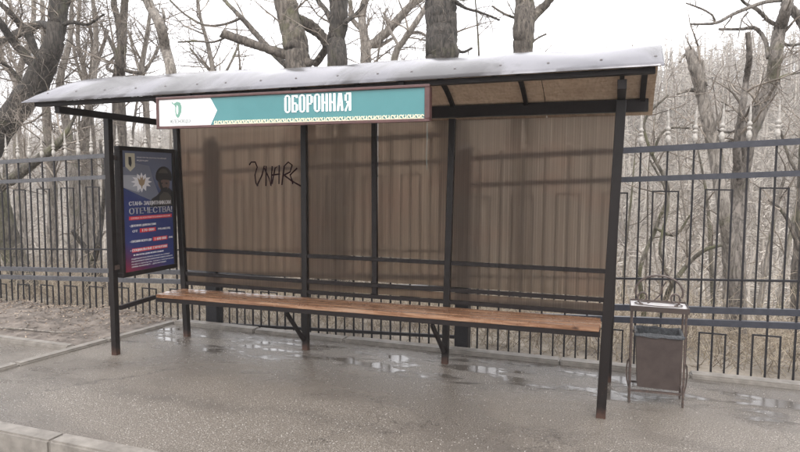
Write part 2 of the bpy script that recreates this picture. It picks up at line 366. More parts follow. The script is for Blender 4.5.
def bar(name, p0, p1, w, h, m_='paint', bevel=.002): return MB().bar(p0, p1, w, h).build(name, M[m_], SH, bevel=bevel)
for z0, z1 in ((.884,.884), (.640,.655), (.545,.545)):
    cuts = [RL, RM1, RM3, RR]
    for P, Q in zip(cuts, cuts[1:]):
        t0 = (px(P, z0)[0]+.04)/4.2; t1 = (px(Q, z0)[0]-.04)/4.2
        y0 = px(P, z0)[1]; y1 = px(Q, z0)[1]
        bar('cross_rail', (px(P,z0)[0]+.026, y0, z0+(z1-z0)*t0), (px(Q,z0)[0]-.026, y1, z0+(z1-z0)*t1), .03, .034)
# ring of the roof frame
bar('side_beam', (-.045,-.49,H+.028), (-.045,.835,H+.028), .05, .055)
bar('side_beam', (4.195,-.49,H+.028), (4.195,.835,H+.028), .05, .055)
bar('rear_beam', (-.08,.866,H+.057), (4.39,.866,H+.060), .06, .095)
bar('front_beam', (-.22,-.52,2.182), (4.365,-.52,2.204), .05, .032)
# barrel roof: chord y0..y1
Y0, Y1, ZC, RISE = -.56, 1.02, 2.20, .285
ch = (Y1-Y0)/2; RR_ = (ch*ch+RISE*RISE)/(2*RISE); YM = (Y0+Y1)/2; A = math.asin(ch/RR_)
def arch(t, r=0, drop=True, x=2.):
    """t 0 front .. 1 rear"""
    th = -A+2*A*t; y = YM+(RR_+r)*math.sin(th); z = ZC+RISE-RR_+(RR_+r)*math.cos(th)
    return y, z - (.075*t*t if drop else 0)+(.024*x/4.4-.006)*(1-t)-.045*max(0,x)/4.4*4*t*(1-t)
def arch_rib(x, w=.03, t0=.03, t1=.93):
    mb = MB(); n_ = 14
    for i in range(n_+1):
        t = t0+(t1-t0)*i/n_
        for r in (-.045, -.016):
            y, z = arch(t, r, x=x)
            for s in (-w/2, w/2): mb.v.append((x+s, y, z))
    for i in range(n_):
        b = i*4
        mb.f += [(b,b+4,b+5,b+1), (b+2,b+3,b+7,b+6), (b,b+2,b+6,b+4), (b+1,b+5,b+7,b+3)]
    mb.f += [(0,1,3,2), (n_*4, n_*4+2, n_*4+3, n_*4+1)]
    return mb.build('roof_rib', M['paint'], SH)
for x in (-.045, .66, 1.44, 2.15, 2.86, 3.47, 4.195, 4.345): arch_rib(x, .032 if x < 4.3 else .04)
# osb ceiling boards, bent between the ribs
xb = [-.03, 1.19, 2.40, 3.62, 4.43]
for x0, x1 in zip(xb, xb[1:]):
    mb = MB(); n_ = 18
    for i in range(n_+1):
        t = .02+.98*i/n_
        for r in (-.014, -.004):
            for x in (x0+.003, x1-.003-(.035*max(0, 1-t*1.6) if x1 > 4.4 else 0)): y, z = arch(t, r, x=x); mb.v.append((x, y, z))
    for i in range(n_):
        b = i*4; mb.f += [(b,b+4,b+5,b+1), (b+2,b+3,b+7,b+6), (b,b+2,b+6,b+4), (b+1,b+5,b+7,b+3)]
    mb.f += [(0,1,3,2), (n_*4, n_*4+2, n_*4+3, n_*4+1)]
    mb.build('ceiling_board', M['osb'], SH)
# dented metal sheet
import mathutils
def dent(x, t):
    nz = mathutils.noise.noise
    w = min(1, t*5)
    return .020*w*nz(Vector((x*1.6, t*2.2, 3.1))) + .006*w*nz(Vector((x*4.2, t*4, 1.2))) + .0015*nz(Vector((x*9, t*4, 7)))
mb = MB(); NX, NT = 150, 34
for i in range(NX+1):
    for j in range(NT+1):
        t = j/NT; xl = -.30 + .25*min(1, t/.30); u = i/NX; x = xl+(4.405-xl)*u
        y, z = arch(t, .003, x=x); th = -A+2*A*t; d = dent(x, t)+.012
        mb.v.append((x, y+d*math.sin(th)-(.03*(1-t*6) if t < 1/6 else 0), z+d*math.cos(th)-(.0 if t > 1/6 else .012*(1-t*6))))
for i in range(NX):
    for j in range(NT):
        b = i*(NT+1)+j; mb.f.append((b, b+NT+1, b+NT+2, b+1))
rs = mb.build('roof_sheet', M['metal'], SH, True)
so = rs.modifiers.new('thickness', 'SOLIDIFY'); so.thickness = .004; so.offset = -1
sm = MB().lathe([(0,.005), (.006,.004), (.009,0)], (0,0,0), 8).mesh('screw'); sm.materials.append(M['screw'])
for i in range(17):
    x = -.12+i*.28+rnd.uniform(-.03,.03); t = .07; y, z = arch(t, .003, x=x); th = -A+2*A*t; d = dent(x, t)+.013
    o = bpy.data.objects.new('screw', sm); COL.objects.link(o); o.parent = rs
    o.location = Vector((x, y+d*math.sin(th)-.009, z+d*math.cos(th)-.003)); o.rotation_euler = (-th, 0, 0)
# drip and edge trim, corner gusset
bar('side_rail', (-.028,.075,.425), (.045,.44,.463), .03, .04)
# bronze panels, cell by cell
zr = [(.562,.622), (.674,.866), (.902,H-.01)]
colsx = [(RL, RM1), (RM1, 'm'), ('m', RM3), (RM3, RR)]
panels = []
def pos_at(P, z): return (2.147, .861) if P == 'm' else px(P, z)
for ci, (P, Q) in enumerate(colsx):
    for z0, z1 in zr:
        mb = MB(); a0 = pos_at(P, z0); a1 = pos_at(P, z1); b0 = pos_at(Q, z0); b1 = pos_at(Q, z1)
        yb = .018
        for dy in (-.004, .004):
            mb.v += [(a0[0]+.024, a0[1]+dy+yb, z0), (b0[0]-.024, b0[1]+dy+yb, z0), (b1[0]-.024, b1[1]+dy+yb, z1), (a1[0]+.024, a1[1]+dy+yb, z1)]
        mb.f = [(0,1,2,3), (7,6,5,4), (0,4,5,1), (1,5,6,2), (2,6,7,3), (3,7,4,0)]
        panels.append(mb.build('panel', M[('panel', 'panel_mid', 'panel_mid', 'panel_grey')[ci]], SH))
# graffiti scrawl on the big left panel
big = panels[2]; big['label'] = 'largest left panel with black graffiti scrawl'
GR = [[(0.838, 1.73), (0.861, 1.759), (0.906, 1.759), (0.928, 1.711), (0.904, 1.635), (0.914, 1.558), (0.936, 1.529)], [(0.925, 1.529), (0.982, 1.635), (1.005, 1.72), (1.027, 1.72), (1.025, 1.53)], [(1.005, 1.701), (1.059, 1.606), (1.08, 1.531), (1.093, 1.72)], [(1.091, 1.55), (1.125, 1.701), (1.169, 1.729), (1.167, 1.55)], [(1.092, 1.635), (1.179, 1.645)], [(1.199, 1.541), (1.223, 1.72), (1.266, 1.757), (1.308, 1.729), (1.286, 1.664), (1.222, 1.635)], [(1.222, 1.635), (1.307, 1.579), (1.402, 1.533)], [(1.361, 1.701), (1.286, 1.636), (1.307, 1.589), (1.317, 1.551)]]
mb = MB()
for st in GR: mb.tube([(x, .8485+.0, z) for x, z in st], .0075, 4)
g = mb.build('graffiti', M['graf'], big)
for v in g.data.vertices:
    t = v.co.z/H; ys_ = (.80*(1-t)+.861*t)+.018-.0045; v.co.y = ys_ + (v.co.y-.8485)*.15
# ------------------------------------------------------------------ bench
BN = empty('bench', (2.07, .62, 0), 'long bench of varnished red brown planks along the back of the shelter', 'bench')
BX0, BX1, BY0, BY1 = .045, 4.10, .455, .80
def bz(x): return .487+(x-BX0)*.0075
npl = 4; pw = (BY1-BY0)/npl
for i in range(npl):
    y0 = BY0+i*pw+.003; y1 = BY0+(i+1)*pw-.003; x0 = BX0+(0 if i < 3 else .03)+rnd.uniform(-.006,.006); x1 = BX1+rnd.uniform(-.008,.008); dz = rnd.uniform(-.002,.002)
    mb = MB(); 
    for x in (x0, x1):
        for y, z in ((y0, bz(x)-.034), (y1, bz(x)-.034), (y1, bz(x)+dz), (y0, bz(x)+dz)): mb.v.append((x, y, z))
    mb.f = [(0,1,2,3), (4,7,6,5), (0,4,5,1), (1,5,6,2), (2,6,7,3), (3,7,4,0)]
    me = mb.mesh('plank'); bm = bmesh.new(); bm.from_mesh(me); bmesh.ops.recalc_face_normals(bm, faces=bm.faces)
    bmesh.ops.bevel(bm, geom=bm.edges[:], offset=.004, segments=2, affect='EDGES'); bm.to_mesh(me); bm.free()
    link('plank', me, M['wood'], BN)
def bbar(name, a, b, w, h): return MB().bar(a, b, w, h).build(name, M['paint'], BN, bevel=.002)
bbar('frame_rail', (BX0-.01, .485, bz(BX0)-.056), (BX1, .485, bz(BX1)-.056), .035, .04)
bbar('frame_rail', (BX0+.06, .775, bz(BX0)-.056), (BX1-.01, .775, bz(BX1)-.056), .03, .04)
for x in (.13, 1.46, 2.82, 4.08): bbar('cross_bearer', (x, .504, bz(x)-.058), (x, .758, bz(x)-.058), .035, .034)
bbar('diagonal_brace', (1.45, .49, .415), (1.47, .775, .09), .025, .035)
bbar('diagonal_brace', (2.80, .49, .425), (2.82, .79, .11), .025, .035)
bm_ = MB().tube([(1.62,.462,bz(1.62)+.004), (1.62,.474,bz(1.62)+.006)], .006, 6)
# ------------------------------------------------------------------ stop name sign
SG = empty('stop_name_sign', (2.08, -.60, 1.95), 'long teal and white stop name sign in a brown frame hanging under the roof edge', 'sign')
sx0, sx1, sz0, sz1, sy = 1.045, 3.10, 1.952, 2.178, -.605
def sgn(name, mb, m_, parent=None, **k): return mb.build(name, M[m_], parent or SG, **k)
sgn('box', MB().box(sx0+.01, sx1-.01, sy+.006, sy+.075, sz0+.008, sz1-.008), 'box_brown')
fw = .020
for a in ((sx0, sx1, sz0, sz0+fw), (sx0, sx1, sz1-fw*.9, sz1), (sx0, sx0+fw, sz0+fw, sz1-fw*.9), (sx1-fw*1.6, sx1, sz0+fw, sz1-fw*.9)):
    sgn('frame_strip', MB().box(a[0], a[1], sy-.012, sy+.006, a[2], a[3]), 'box_brown', bevel=.003)
for x in (1.3, 2.1, 2.9): sgn('bracket', MB().box(x-.015, x+.015, sy+.03, sy+.045, sz1-.008, 2.215), 'paint')
ix0, ix1, iz0, iz1 = sx0+fw, sx1-fw*1.6, sz0+fw, sz1-fw*.9; hz = iz1-iz0; cv = ix0+.44
face = MB().box(ix0, ix1, sy+.002, sy+.0065, iz0, iz1); teal = sgn('teal_face', face, 'teal')
wf = MB(); 
pr = [(ix0,iz0),(cv,iz0),(cv+.055,iz0+hz*.52),(cv+.0,iz1),(ix0,iz1)]
def prism(mb, pts, y0, y1):
    b = len(mb.v); k = len(pts)
    mb.v += [(x, y0, z) for x, z in pts]+[(x, y1, z) for x, z in pts]
    mb.f.append(tuple(b+i for i in range(k))); mb.f.append(tuple(b+k+i for i in reversed(range(k))))
    for i in range(k): j = (i+1) % k; mb.f.append((b+i, b+k+i, b+k+j, b+j))
    return mb
wfo = sgn('white_face', prism(wf, pr, sy-.0005, sy+.003), 'white')
# logo: leaf-like bird shape with a pale slit, small red specks
lx, lz = ix0+.165, iz0+hz*.60
leaf = [(lx-.035+.0, lz+.045), (lx-.005, lz+.058), (lx+.022, lz+.05), (lx+.034, lz+.02), (lx+.030, lz-.015), (lx+.014, lz-.045), (lx+.0, lz-.058), (lx-.016, lz-.046), (lx-.024, lz-.015), (lx-.022, lz+.02), (lx-.030, lz+.034), (lx-.048, lz+.044), (lx-.056, lz+.06), (lx-.046, lz+.056)]
mb = MB(); prism(mb, leaf[:1]+leaf[1:], sy-.002, sy-.0006); sgn('logo', mb, 'logo_green', wfo)
mb = MB(); prism(mb, [(lx-.006, lz+.034), (lx+.004, lz+.02), (lx+.004, lz-.015), (lx-.004, lz-.034), (lx-.012, lz-.02), (lx-.012, lz+.015)], sy-.003, sy-.0021); sgn('logo_slit', mb, 'white', wfo)
mb = MB()
for dx, dz in ((.05,.02), (.066,.012), (.055,.0), (.07,-.012)): mb.box(lx+dx, lx+dx+.008, sy-.002, sy-.0006, lz+dz, lz+dz+.006)
sgn('logo_speck', mb, 'red_dot', wfo)
# lettering built from strokes, tall and narrow with slab ends
def stroke(mb, a, b, w, y0, y1):
    a = Vector((a[0], a[1])); b = Vector((b[0], b[1])); d = (b-a).normalized(); q = Vector((-d.y, d.x))*w/2
    prism(mb, [tuple(a-q), tuple(b-q), tuple(b+q), tuple(a+q)], y0, y1)
G = {
 'О': [((.14,.12),(.14,.88)), ((.86,.12),(.86,.88)), ((.10,.09),(.5,.0)), ((.9,.09),(.5,.0)), ((.10,.91),(.5,1)), ((.9,.91),(.5,1))],
 'Б': [((.14,0),(.14,1)), ((.0,.96),(.9,.96)), ((.86,.84),(.86,1)), ((.0,.04),(.78,.04)), ((.14,.52),(.76,.52)), ((.86,.1),(.86,.46))],
 'Р': [((.16,0),(.16,1)), ((.0,.96),(.78,.96)), ((.86,.52),(.86,.9)), ((.16,.46),(.78,.46)), ((.0,.03),(.36,.03))],
 'Н': [((.16,0),(.16,1)), ((.84,0),(.84,1)), ((.16,.56),(.84,.44)), ((0,.03),(.32,.03)), ((.68,.03),(1,.03)), ((0,.97),(.32,.97)), ((.68,.97),(1,.97))],
 'А': [((.14,0),(.4,1)), ((.86,0),(.6,1)), ((.25,.33),(.75,.33)), ((.22,.96),(.64,.96)), ((0,.03),(.3,.03)), ((.7,.03),(1,.03))],
 'Я': [((.84,0),(.84,1)), ((.22,.96),(1,.96)), ((.14,.56),(.14,.9)), ((.22,.48),(.84,.48)), ((.62,.46),(.12,.0)), ((0,.03),(.26,.03)), ((.68,.03),(1,.03))]}
word = 'ОБОРОННАЯ'; gx0, gx1, gz0, gz1 = (2.09, 2.583, 2.038, 2.149)
mb = MB(); gw = (gx1-gx0)/len(word); lay = 0
for i, c_ in enumerate(word):
    for k, (a, b) in enumerate(G[c_]):
        f_ = lambda p: (gx0+i*gw+.08*gw+p[0]*gw*.78, gz0+p[1]*(gz1-gz0)); vert = abs(a[0]-b[0]) < .3
        stroke(mb, f_(a), f_(b), .0155 if vert else .010, sy-.002-.00008*k, sy+.0015)
sgn('lettering', mb, 'letter', teal)
# carved-looking ornament band
mb = MB(); x = cv+.03; k = 0; bh = hz*.145
while x < ix1-.02:
    w_ = rnd.uniform(.020,.030); zc = iz0+bh*.5
    pts = []
    for q in range(9):
        th = q/8*4.4+ (0 if k % 2 else 2.0); r_ = (.5-.04*q)
        pts.append((x+w_*.5+math.cos(th)*w_*r_, zc+math.sin(th)*bh*r_))
    for a, b in zip(pts, pts[1:]): stroke(mb, a, b, .0066, sy-.0022-.00002*k, sy+.0015)
    stroke(mb, (x-.002, iz0+.003), (x+w_*1.0, iz0+.003), .0055, sy-.0019, sy+.0015)
    if k % 2 == 0: stroke(mb, (x+w_*.9, iz0+.004), (x+w_*.7, iz0+bh), .005, sy-.0018, sy+.0015)
    x += w_*.98; k += 1
sgn('ornament_band', mb, 'cream', teal)
def text(s, x, z, size, m_, parent, plane='XZ', y=0, sx=1.0, bold=0.0, name='lettering', align='LEFT', ext=.0006):
    cu = bpy.data.curves.new('t', 'FONT'); cu.body = s; cu.size = size; cu.extrude = ext; cu.offset = bold; cu.resolution_u = 2; cu.align_x = align
    o = bpy.data.objects.new('t', cu); COL.objects.link(o); bpy.context.view_layer.update()
    me = bpy.data.meshes.new_from_object(o.evaluated_get(bpy.context.evaluated_depsgraph_get())); bpy.data.objects.remove(o)
    for v in me.vertices:
        X, Z, D = v.co.x*sx, v.co.y, v.co.z
        v.co = Vector((x+X, y-D, z+Z)) if plane == 'XZ' else Vector((y+D, x+X, z+Z))
    me.name = name; me.materials.clear(); return link(name, me, M[m_], parent)
text('ЖЕЛЕЗНОВОДСК', ix0+.095, iz0+.020, .034, 'grey_text', wfo, y=sy-.0015, sx=.62)
sgn('loose_cord', MB().tube([(3.083, sy, sz0+.004), (3.085, sy-.003, sz0-.10), (3.080, sy, sz0-.21), (3.084, sy+.002, sz0-.29)], .0011, 5), 'grey_text')
# ------------------------------------------------------------------ poster case on the left end (faces +x)
PC = empty('poster_case', (0, .45, .70), 'tall black framed advert case with a blue and red recruiting poster', 'poster case')
PX = 0.0; py0, py1, pz0, pz1 = .075, .795, .70, 1.885
fr = .038
PC_b = MB().box(PX-.035, PX+.008, py0+.006, py1-.006, pz0+.006, pz1-.006).build('case_back', M['paint'], PC)
for a in ((py0, py1, pz0, pz0+fr*1.1), (py0, py1, pz1-fr, pz1), (py0, py0+fr, pz0+fr*1.1, pz1-fr), (py1-fr, py1, pz0+fr*1.1, pz1-fr)):
    MB().box(PX-.04, PX+.024, a[0], a[1], a[2], a[3]).build('frame_strip', M['paint'], PC, bevel=.003)
for z in (.80, 1.78):
    MB().box(PX-.03, PX-.01, .02, py0, z-.02, z+.02).build('mounting_lug', M['bin_leg'], PC)
    MB().box(PX-.03, PX-.01, py1, .84, z-.02, z+.02).build('mounting_lug', M['bin_leg'], PC)
def poster_mat():
    m_ = mat('poster_print', (.03,.05,.2), .25); n = N(m_); s_ = n.n('ShaderNodeSeparateXYZ'); g_ = n.n('ShaderNodeNewGeometry'); n.l(g_.outputs['Position'], s_.inputs[0])
    v = n.math('DIVIDE', n.math('SUBTRACT', s_.outputs[2], .74), 1.1); u = n.math('DIVIDE', n.math('SUBTRACT', s_.outputs[1], .1), .66)
    q = n.math('ADD', v, n.math('MULTIPLY', u, .30))
    w = n.math('ADD', q, n.math('MULTIPLY', n.noise(4, 3), .04))
    n.color(n.ramp(w, [(.02, (.24,.028,.045)), (.15, (.10,.025,.075)), (.30, (.034,.046,.16)), (.66, (.028,.044,.165)), (.90, (.065,.09,.18)), (1, (.14,.165,.245))])); return m_
M['poster'] = poster_mat()
M['p_grey'] = mat('poster_grey_print', (.36,.38,.43), .3); M['p_gold'] = mat('poster_gold_print', (.34,.25,.16), .3); M['p_red'] = mat('poster_red_print', (.62,.03,.04), .3)
M['p_dark'] = mat('poster_dark_print', (.022,.024,.028), .3); M['p_mid'] = mat('poster_khaki_print', (.075,.07,.062), .3); M['p_skin'] = mat('poster_face_print', (.14,.095,.08), .3); M['p_cream'] = mat('poster_cream_print', (.55,.53,.42), .3); M['p_white'] = mat('poster_white_print', (.74,.74,.78), .3); M['p_slate'] = mat('poster_slate_print', (.17,.19,.25), .3)
qy0, qy1, qz0, qz1 = py0+fr, py1-fr, pz0+fr*1.1, pz1-fr; qw = qy1-qy0; qh = qz1-qz0
PS = MB().box(PX+.008, PX+.012, qy0, qy1, qz0, qz1).build('poster', M['poster'], PC)
lvl = [0]
def pp(name, pts, m_):
    lvl[0] += 1; x0 = PX+.0121+.00012*lvl[0]; mb = MB()
    P = [(qy0+u*qw, qz0+v*qh) for u, v in pts]; k = len(P)
    mb.v = [(x0, y, z) for y, z in P]+[(PX+.011, y, z) for y, z in P]
    mb.f = [tuple(range(k)), tuple(reversed(range(k, 2*k)))]+[(i, k+i, k+(i+1) % k, (i+1) % k) for i in range(k)]
    return mb.build(name, M[m_], PS)
pp('pale_wedge', [(0,.86),(0,.70),(.16,.665),(.32,.63),(.62,.57),(.72,.62),(.60,.76),(.52,.88),(.25,.90)], 'p_slate')
pp('pale_wedge', [(0,.80),(0,.70),(.14,.68),(.30,.655),(.42,.70),(.50,.76),(.36,.80)], 'p_grey')
pp('crest', [(.06,.98),(.06,.87),(.15,.83),(.24,.87),(.24,.98)], 'p_cream'); pp('crest', [(.12,.95),(.12,.89),(.16,.865),(.18,.9),(.17,.95)], 'p_dark')
# soldier in helmet, shoulders to chin
def ell(cu, cv_, ru, rv, a0=0, a1=360, n_=18): return [(cu+ru*math.cos(math.radians(a0+(a1-a0)*i/n_)), cv_+rv*math.sin(math.radians(a0+(a1-a0)*i/n_))) for i in range(n_+(0 if a1-a0 == 360 else 1))]
pp('soldier_figure', [(.50,.555),(.56,.60),(.66,.625),(.74,.66),(.78,.70),(.93,.69),(1,.66),(1,.53),(.52,.53)], 'p_dark')
pp('soldier_figure', [(.70,.54),(.72,.62),(.80,.655),(.90,.65),(.97,.61),(.99,.54)], 'p_mid')
pp('soldier_figure', ell(.82,.735,.125,.07), 'p_skin'); pp('soldier_figure', [(.70,.76),(.735,.70),(.76,.665),(.86,.655),(.90,.69),(.86,.70),(.80,.69),(.76,.73),(.75,.77)], 'p_dark')
pp('soldier_helmet', ell(.82,.785,.175,.095,0,180)+[(.655,.765),(.70,.745),(.80,.765),(.92,.76),(.985,.75)], 'p_dark')
pp('soldier_helmet', ell(.81,.80,.11,.06,20,160), 'p_mid'); pp('soldier_figure', [(.74,.735),(.79,.74),(.79,.727),(.745,.722)], 'p_dark'); pp('soldier_figure', [(.85,.74),(.90,.735),(.89,.722),(.85,.727)], 'p_dark')
# plain spread-wing emblem
ecu, ecv = .36, .745; star = []
for i in range(24):
    a_ = math.radians(90+15*i); r_ = 1 if i % 2 == 0 else .62
    wide = 1.25 if abs(math.cos(a_)) > .55 else 1
    star.append((ecu+.165*r_*wide*math.cos(a_), ecv+.078*r_*math.sin(a_)*(1.15 if math.sin(a_) < -.8 else 1)))
pp('emblem', star, 'p_white')
pp('emblem', [(ecu-.08,ecv+.035),(ecu-.03,ecv+.015),(ecu-.025,ecv+.05),(ecu,ecv+.03),(ecu+.025,ecv+.05),(ecu+.03,ecv+.015),(ecu+.08,ecv+.035),(ecu+.05,ecv-.02),(ecu+.015,ecv-.035),(ecu,ecv-.065),(ecu-.015,ecv-.035),(ecu-.05,ecv-.02)], 'p_gold')
pp('red_band', [(.10,.428),(.97,.428),(.97,.458),(.10,.458)], 'p_red')
pp('red_band', [(.30,.318),(.62,.318),(.62,.352),(.30,.352)], 'p_red'); pp('red_band', [(.56,.232),(.86,.232),(.86,.266),(.56,.266)], 'p_red'); pp('red_band', [(.14,.158),(.86,.158),(.86,.190),(.14,.190)], 'p_red')
def pt(s, u, v, hgt, fitw, m_='p_white', bold=0):
    x0 = PX+.0165; o = text(s, 0, 0, 1, m_, PS, 'YZ', y=x0, name='lettering', ext=.0004)
    co = [v_.co for v_ in o.data.vertices]; a = min(c.y for c in co); b = max(c.y for c in co); zc = max(c.z for c in co)
    for c in co: c.y = qy0+u*qw+(c.y-a)/(b-a)*fitw*qw; c.z = qz0+v*qh+c.z/zc*hgt*qh
def ptb(*a, **k):
    pt(*a, **k); pt(a[0], a[1]+.006, a[2]+.0006, *a[3:], **k)
pt('МИНИСТЕРСТВО ОБОРОНЫ РОССИЙСКОЙ', .27, .945, .012, .60); pt('ФЕДЕРАЦИИ', .27, .918, .012, .22)
ptb('СТАНЬ ЗАЩИТНИКОМ', .10, .548, .034, .84); ptb('ОТЕЧЕСТВА!', .10, .477, .052, .87)
pt('СЛУЖБА ПО КОНТРАКТУ В АРМИИ РОССИИ', .13, .436, .014, .80)
ptb('• ДЕНЕЖНОЕ ДОВОЛЬСТВИЕ', .10, .372, .017, .52); ptb('ОТ', .15, .325, .019, .10); ptb('170 000', .34, .324, .022, .24); ptb('РУБ./МЕСЯЦ', .66, .325, .017, .26)
ptb('• ПРЕМИЯ ВСЕГО ДО', .10, .240, .018, .42); ptb('1 600 000', .59, .238, .022, .24); ptb('РУБ', .89, .240, .016, .08)
ptb('• СОЦИАЛЬНЫЕ ГАРАНТИИ', .10, .165, .020, .74); ptb('И ЛЬГОТЫ ДЛЯ ВСЕЙ СЕМЬИ', .16, .128, .016, .60)
for i, (s_, w_) in enumerate((('ПОДРОБНОСТИ В ПУНКТЕ ОТБОРА НА СЛУЖБУ', .78), ('ПО КОНТРАКТУ ИЛИ В ВОЕННОМ КОМИССАРИАТЕ', .84), ('ПО МЕСТУ ЖИТЕЛЬСТВА, ТЕЛЕФОН ГОРЯЧЕЙ ЛИНИИ', .86), ('СЛУЖБА ПО КОНТРАКТУ — ДЕЛО НАСТОЯЩИХ', .70))): pt(s_, .12, .098-.022*i, .011, w_)
# ------------------------------------------------------------------ iron fence
FY = 1.411
def spear(): # lathe profile of the silvered spear finial
    return [(.006,0), (.013,.012), (.021,.035), (.022,.055), (.015,.078), (.007,.088), (.018,.096), (.020,.104), (.016,.112), (.007,.118), (.018,.128), (.021,.138), (.015,.150), (.008,.162), (.013,.185), (.007,.26), (.001,.32)]
def fence(label, x_a, x_b, posts, z2, first, group, bottom=None, seed=0, drop=-1.69, rm='rail'):
    """z2(x): height of the second rail; first: x of a tall picket with a hoop"""
    R = random.Random(seed)
    root = empty('iron_fence', ((x_a+x_b)/2, FY, -.1), label, 'fence', group)
    fm = MB().lathe(spear(), (0,0,0), 8).mesh('finial'); fm.materials.append(M['finial']); fm.polygons.foreach_set('use_smooth', [True]*len(fm.polygons))
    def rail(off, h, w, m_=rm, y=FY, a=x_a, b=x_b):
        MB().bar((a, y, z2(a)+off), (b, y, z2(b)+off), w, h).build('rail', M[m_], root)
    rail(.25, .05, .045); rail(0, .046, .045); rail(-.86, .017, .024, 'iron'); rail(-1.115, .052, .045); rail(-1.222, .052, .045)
    if bottom: rail(-1.69, .03, .03, 'iron', FY, *bottom)
    k0 = math.ceil((x_a+.06-first)/.2); k1 = math.floor((x_b-.06-first)/.2)
    for k in range(k0, k1+1):
        x = first+k*.2+R.uniform(-.004,.004); lean = R.uniform(-.004,.004)
        if any(abs(x-p) < .07 for p in posts): continue
        z = z2(x)
        pk = MB().bar((x, FY, z+drop), (x+lean, FY, z+.275), .015, .015).build('picket', M['iron'], root)
        f = bpy.data.objects.new('finial', fm); COL.objects.link(f); f.parent = pk; f.location = (x+lean, FY, z+.275)
        f.rotation_euler = (R.uniform(-.02,.02), R.uniform(-.03,.03), 0)
        if k % 2 == 0:
            for off, base, t in ((-.112, -1.10, 'hoop'), (-1.315, drop+.0, 'low_hoop')):
                w = .099; zt = z+off; pts = [(x-w, z+base), (x-w, zt), (x+w, zt+.0), (x+w, z+base)]
                mb = MB().bar((x-w, FY+.001, z+base), (x-w, FY+.001, zt+.006), .013, .013).bar((x+w, FY+.001, z+base), (x+w, FY+.001, zt+.006), .013, .013).bar((x-w+.0066, FY+.001, zt), (x+w-.0066, FY+.001, zt), .012, .012)
                mb.build('hoop', M['iron'], root)
    for p in posts:
        mb = MB().box(p-.065, p+.065, FY-.055, FY+.075, -.5, z2(p)+.33)
        po = mb.build('post', M['iron'], root, bevel=.006)
        c = MB().lathe([(.10,0), (.10,.012), (.0,.07)], (p, FY+.01, z2(p)+.33), 4).build('cap', M['iron'], po)
    return root
G_F = None
fence('dark iron fence at left, its rails paled as by haze and set higher, behind the dirt verge', -8.4, 2.76, (-8.4, -5.60, 0.0), lambda x: 1.670+.040*x, -2.905, None, (.06, 2.75), 1, -1.77, 'rail_hazed')
fence('dark iron fence with silvery spear tips at right behind the litter bin', 2.90, 11.2, (2.83, 8.4, 11.2), lambda x: 1.55+.044*(x-2.92), 4.571, None, None, 2, -1.69)
# ------------------------------------------------------------------ litter bin
LB = empty('litter_bin', (4.49, .52, 0), 'brown steel litter bin hung in a frame with a scrollwork top', 'litter bin')
by0, by1 = .43, .64; bx0, bx1 = 4.345, 4.650
def lb(name, mb, m_='bin_leg', parent=None, **k): return mb.build(name, M[m_], parent or LB, **k)
for x, y, s in ((4.315,.43,-1), (4.668,.43,1), (4.315,.64,-1), (4.668,.64,1)):
    lb('leg', MB().tube([(x, y, -.005), (x, y, .2), (x, y, .69)], .0085, 6))
for y in (.43, .64): lb('cross_bar', MB().bar((4.32, y, .085), (4.663, y, .095), .014, .014))
for x in (4.315, 4.668): lb('cross_bar', MB().bar((x, .437, .09), (x, .633, .09), .014, .014)); 
for x, s in ((4.315,-1), (4.668,1)):   # curved side irons
    lb('side_scroll', MB().tube([(x+s*.004*0, .43-.0, .33), (x+s*.02, .455, .29), (x+s*.026, .47, .22), (x+s*.02, .46, .15), (x+s*.006, .445, .10)], .006, 6))
tr_ = MB(); tr_.box(4.305, 4.682, .405, .665, .693, .699); tr = lb('tray', tr_, 'tray')
for a in ((4.305,4.682,.400,.405,.675,.712), (4.305,4.682,.665,.670,.675,.712), (4.300,4.305,.400,.670,.675,.712), (4.682,4.687,.400,.670,.675,.712)): MB().box(*a).build('tray_lip', M['bin_leg'] if a[2] != .400 else M['bin'], tr)
# body tapering slightly to the bottom, open top
def shell(x0, x1, y0, y1, z0, X0, X1, Yy0, Yy1, z1, name, m_, th=.004):
    mb = MB()
    mb.v = [(x0,y0,z0),(x1,y0,z0),(x1,y1,z0),(x0,y1,z0),(X0,Yy0,z1),(X1,Yy0,z1),(X1,Yy1,z1),(X0,Yy1,z1)]
    mb.f = [(0,3,2,1),(0,1,5,4),(1,2,6,5),(2,3,7,6),(3,0,4,7)]
    o = lb(name, mb, m_); so = o.modifiers.new('t', 'SOLIDIFY'); so.thickness = th; return o
body = shell(4.365, 4.640, .425, .63, .118, 4.345, 4.652, .415, .645, .505, 'bin_body', 'bin')
for a, b in (((4.343,.412,.505),(4.654,.412,.505)), ((4.343,.648,.505),(4.654,.648,.505)), ((4.343,.412,.505),(4.343,.648,.505)), ((4.654,.412,.505),(4.654,.648,.505))): lb('rim', MB().bar(a, b, .012, .012), 'bin_leg')
mb = MB(); nb = 28
for ring, (inset, z) in enumerate(((-.009,.490), (-.011,.512), (.004,.520), (.014,.505), (.020,.42), (.06,.36))):
    for k in range(nb):
        u = k/nb*4; s_ = int(u); f_ = u-s_; c4 = [(4.345,.414), (4.652,.414), (4.652,.646), (4.345,.646)]; p = c4[s_ % 4]; q = c4[(s_+1) % 4]
        x = p[0]*(1-f_)+q[0]*f_; y = p[1]*(1-f_)+q[1]*f_; cx_, cy_ = 4.4985, .53
        ix = (1 if x < cx_ else -1)*inset*min(1, abs(x-cx_)/.14); iy = (1 if y < cy_ else -1)*inset*min(1, abs(y-cy_)/.1)
        mb.v.append((x+ix+rnd.uniform(-.003,.003), y+iy+rnd.uniform(-.003,.003), z+rnd.uniform(-.007,.006)))
for r in range(5):
    for k in range(nb): mb.f.append((r*nb+k, r*nb+(k+1) % nb, (r+1)*nb+(k+1) % nb, (r+1)*nb+k))
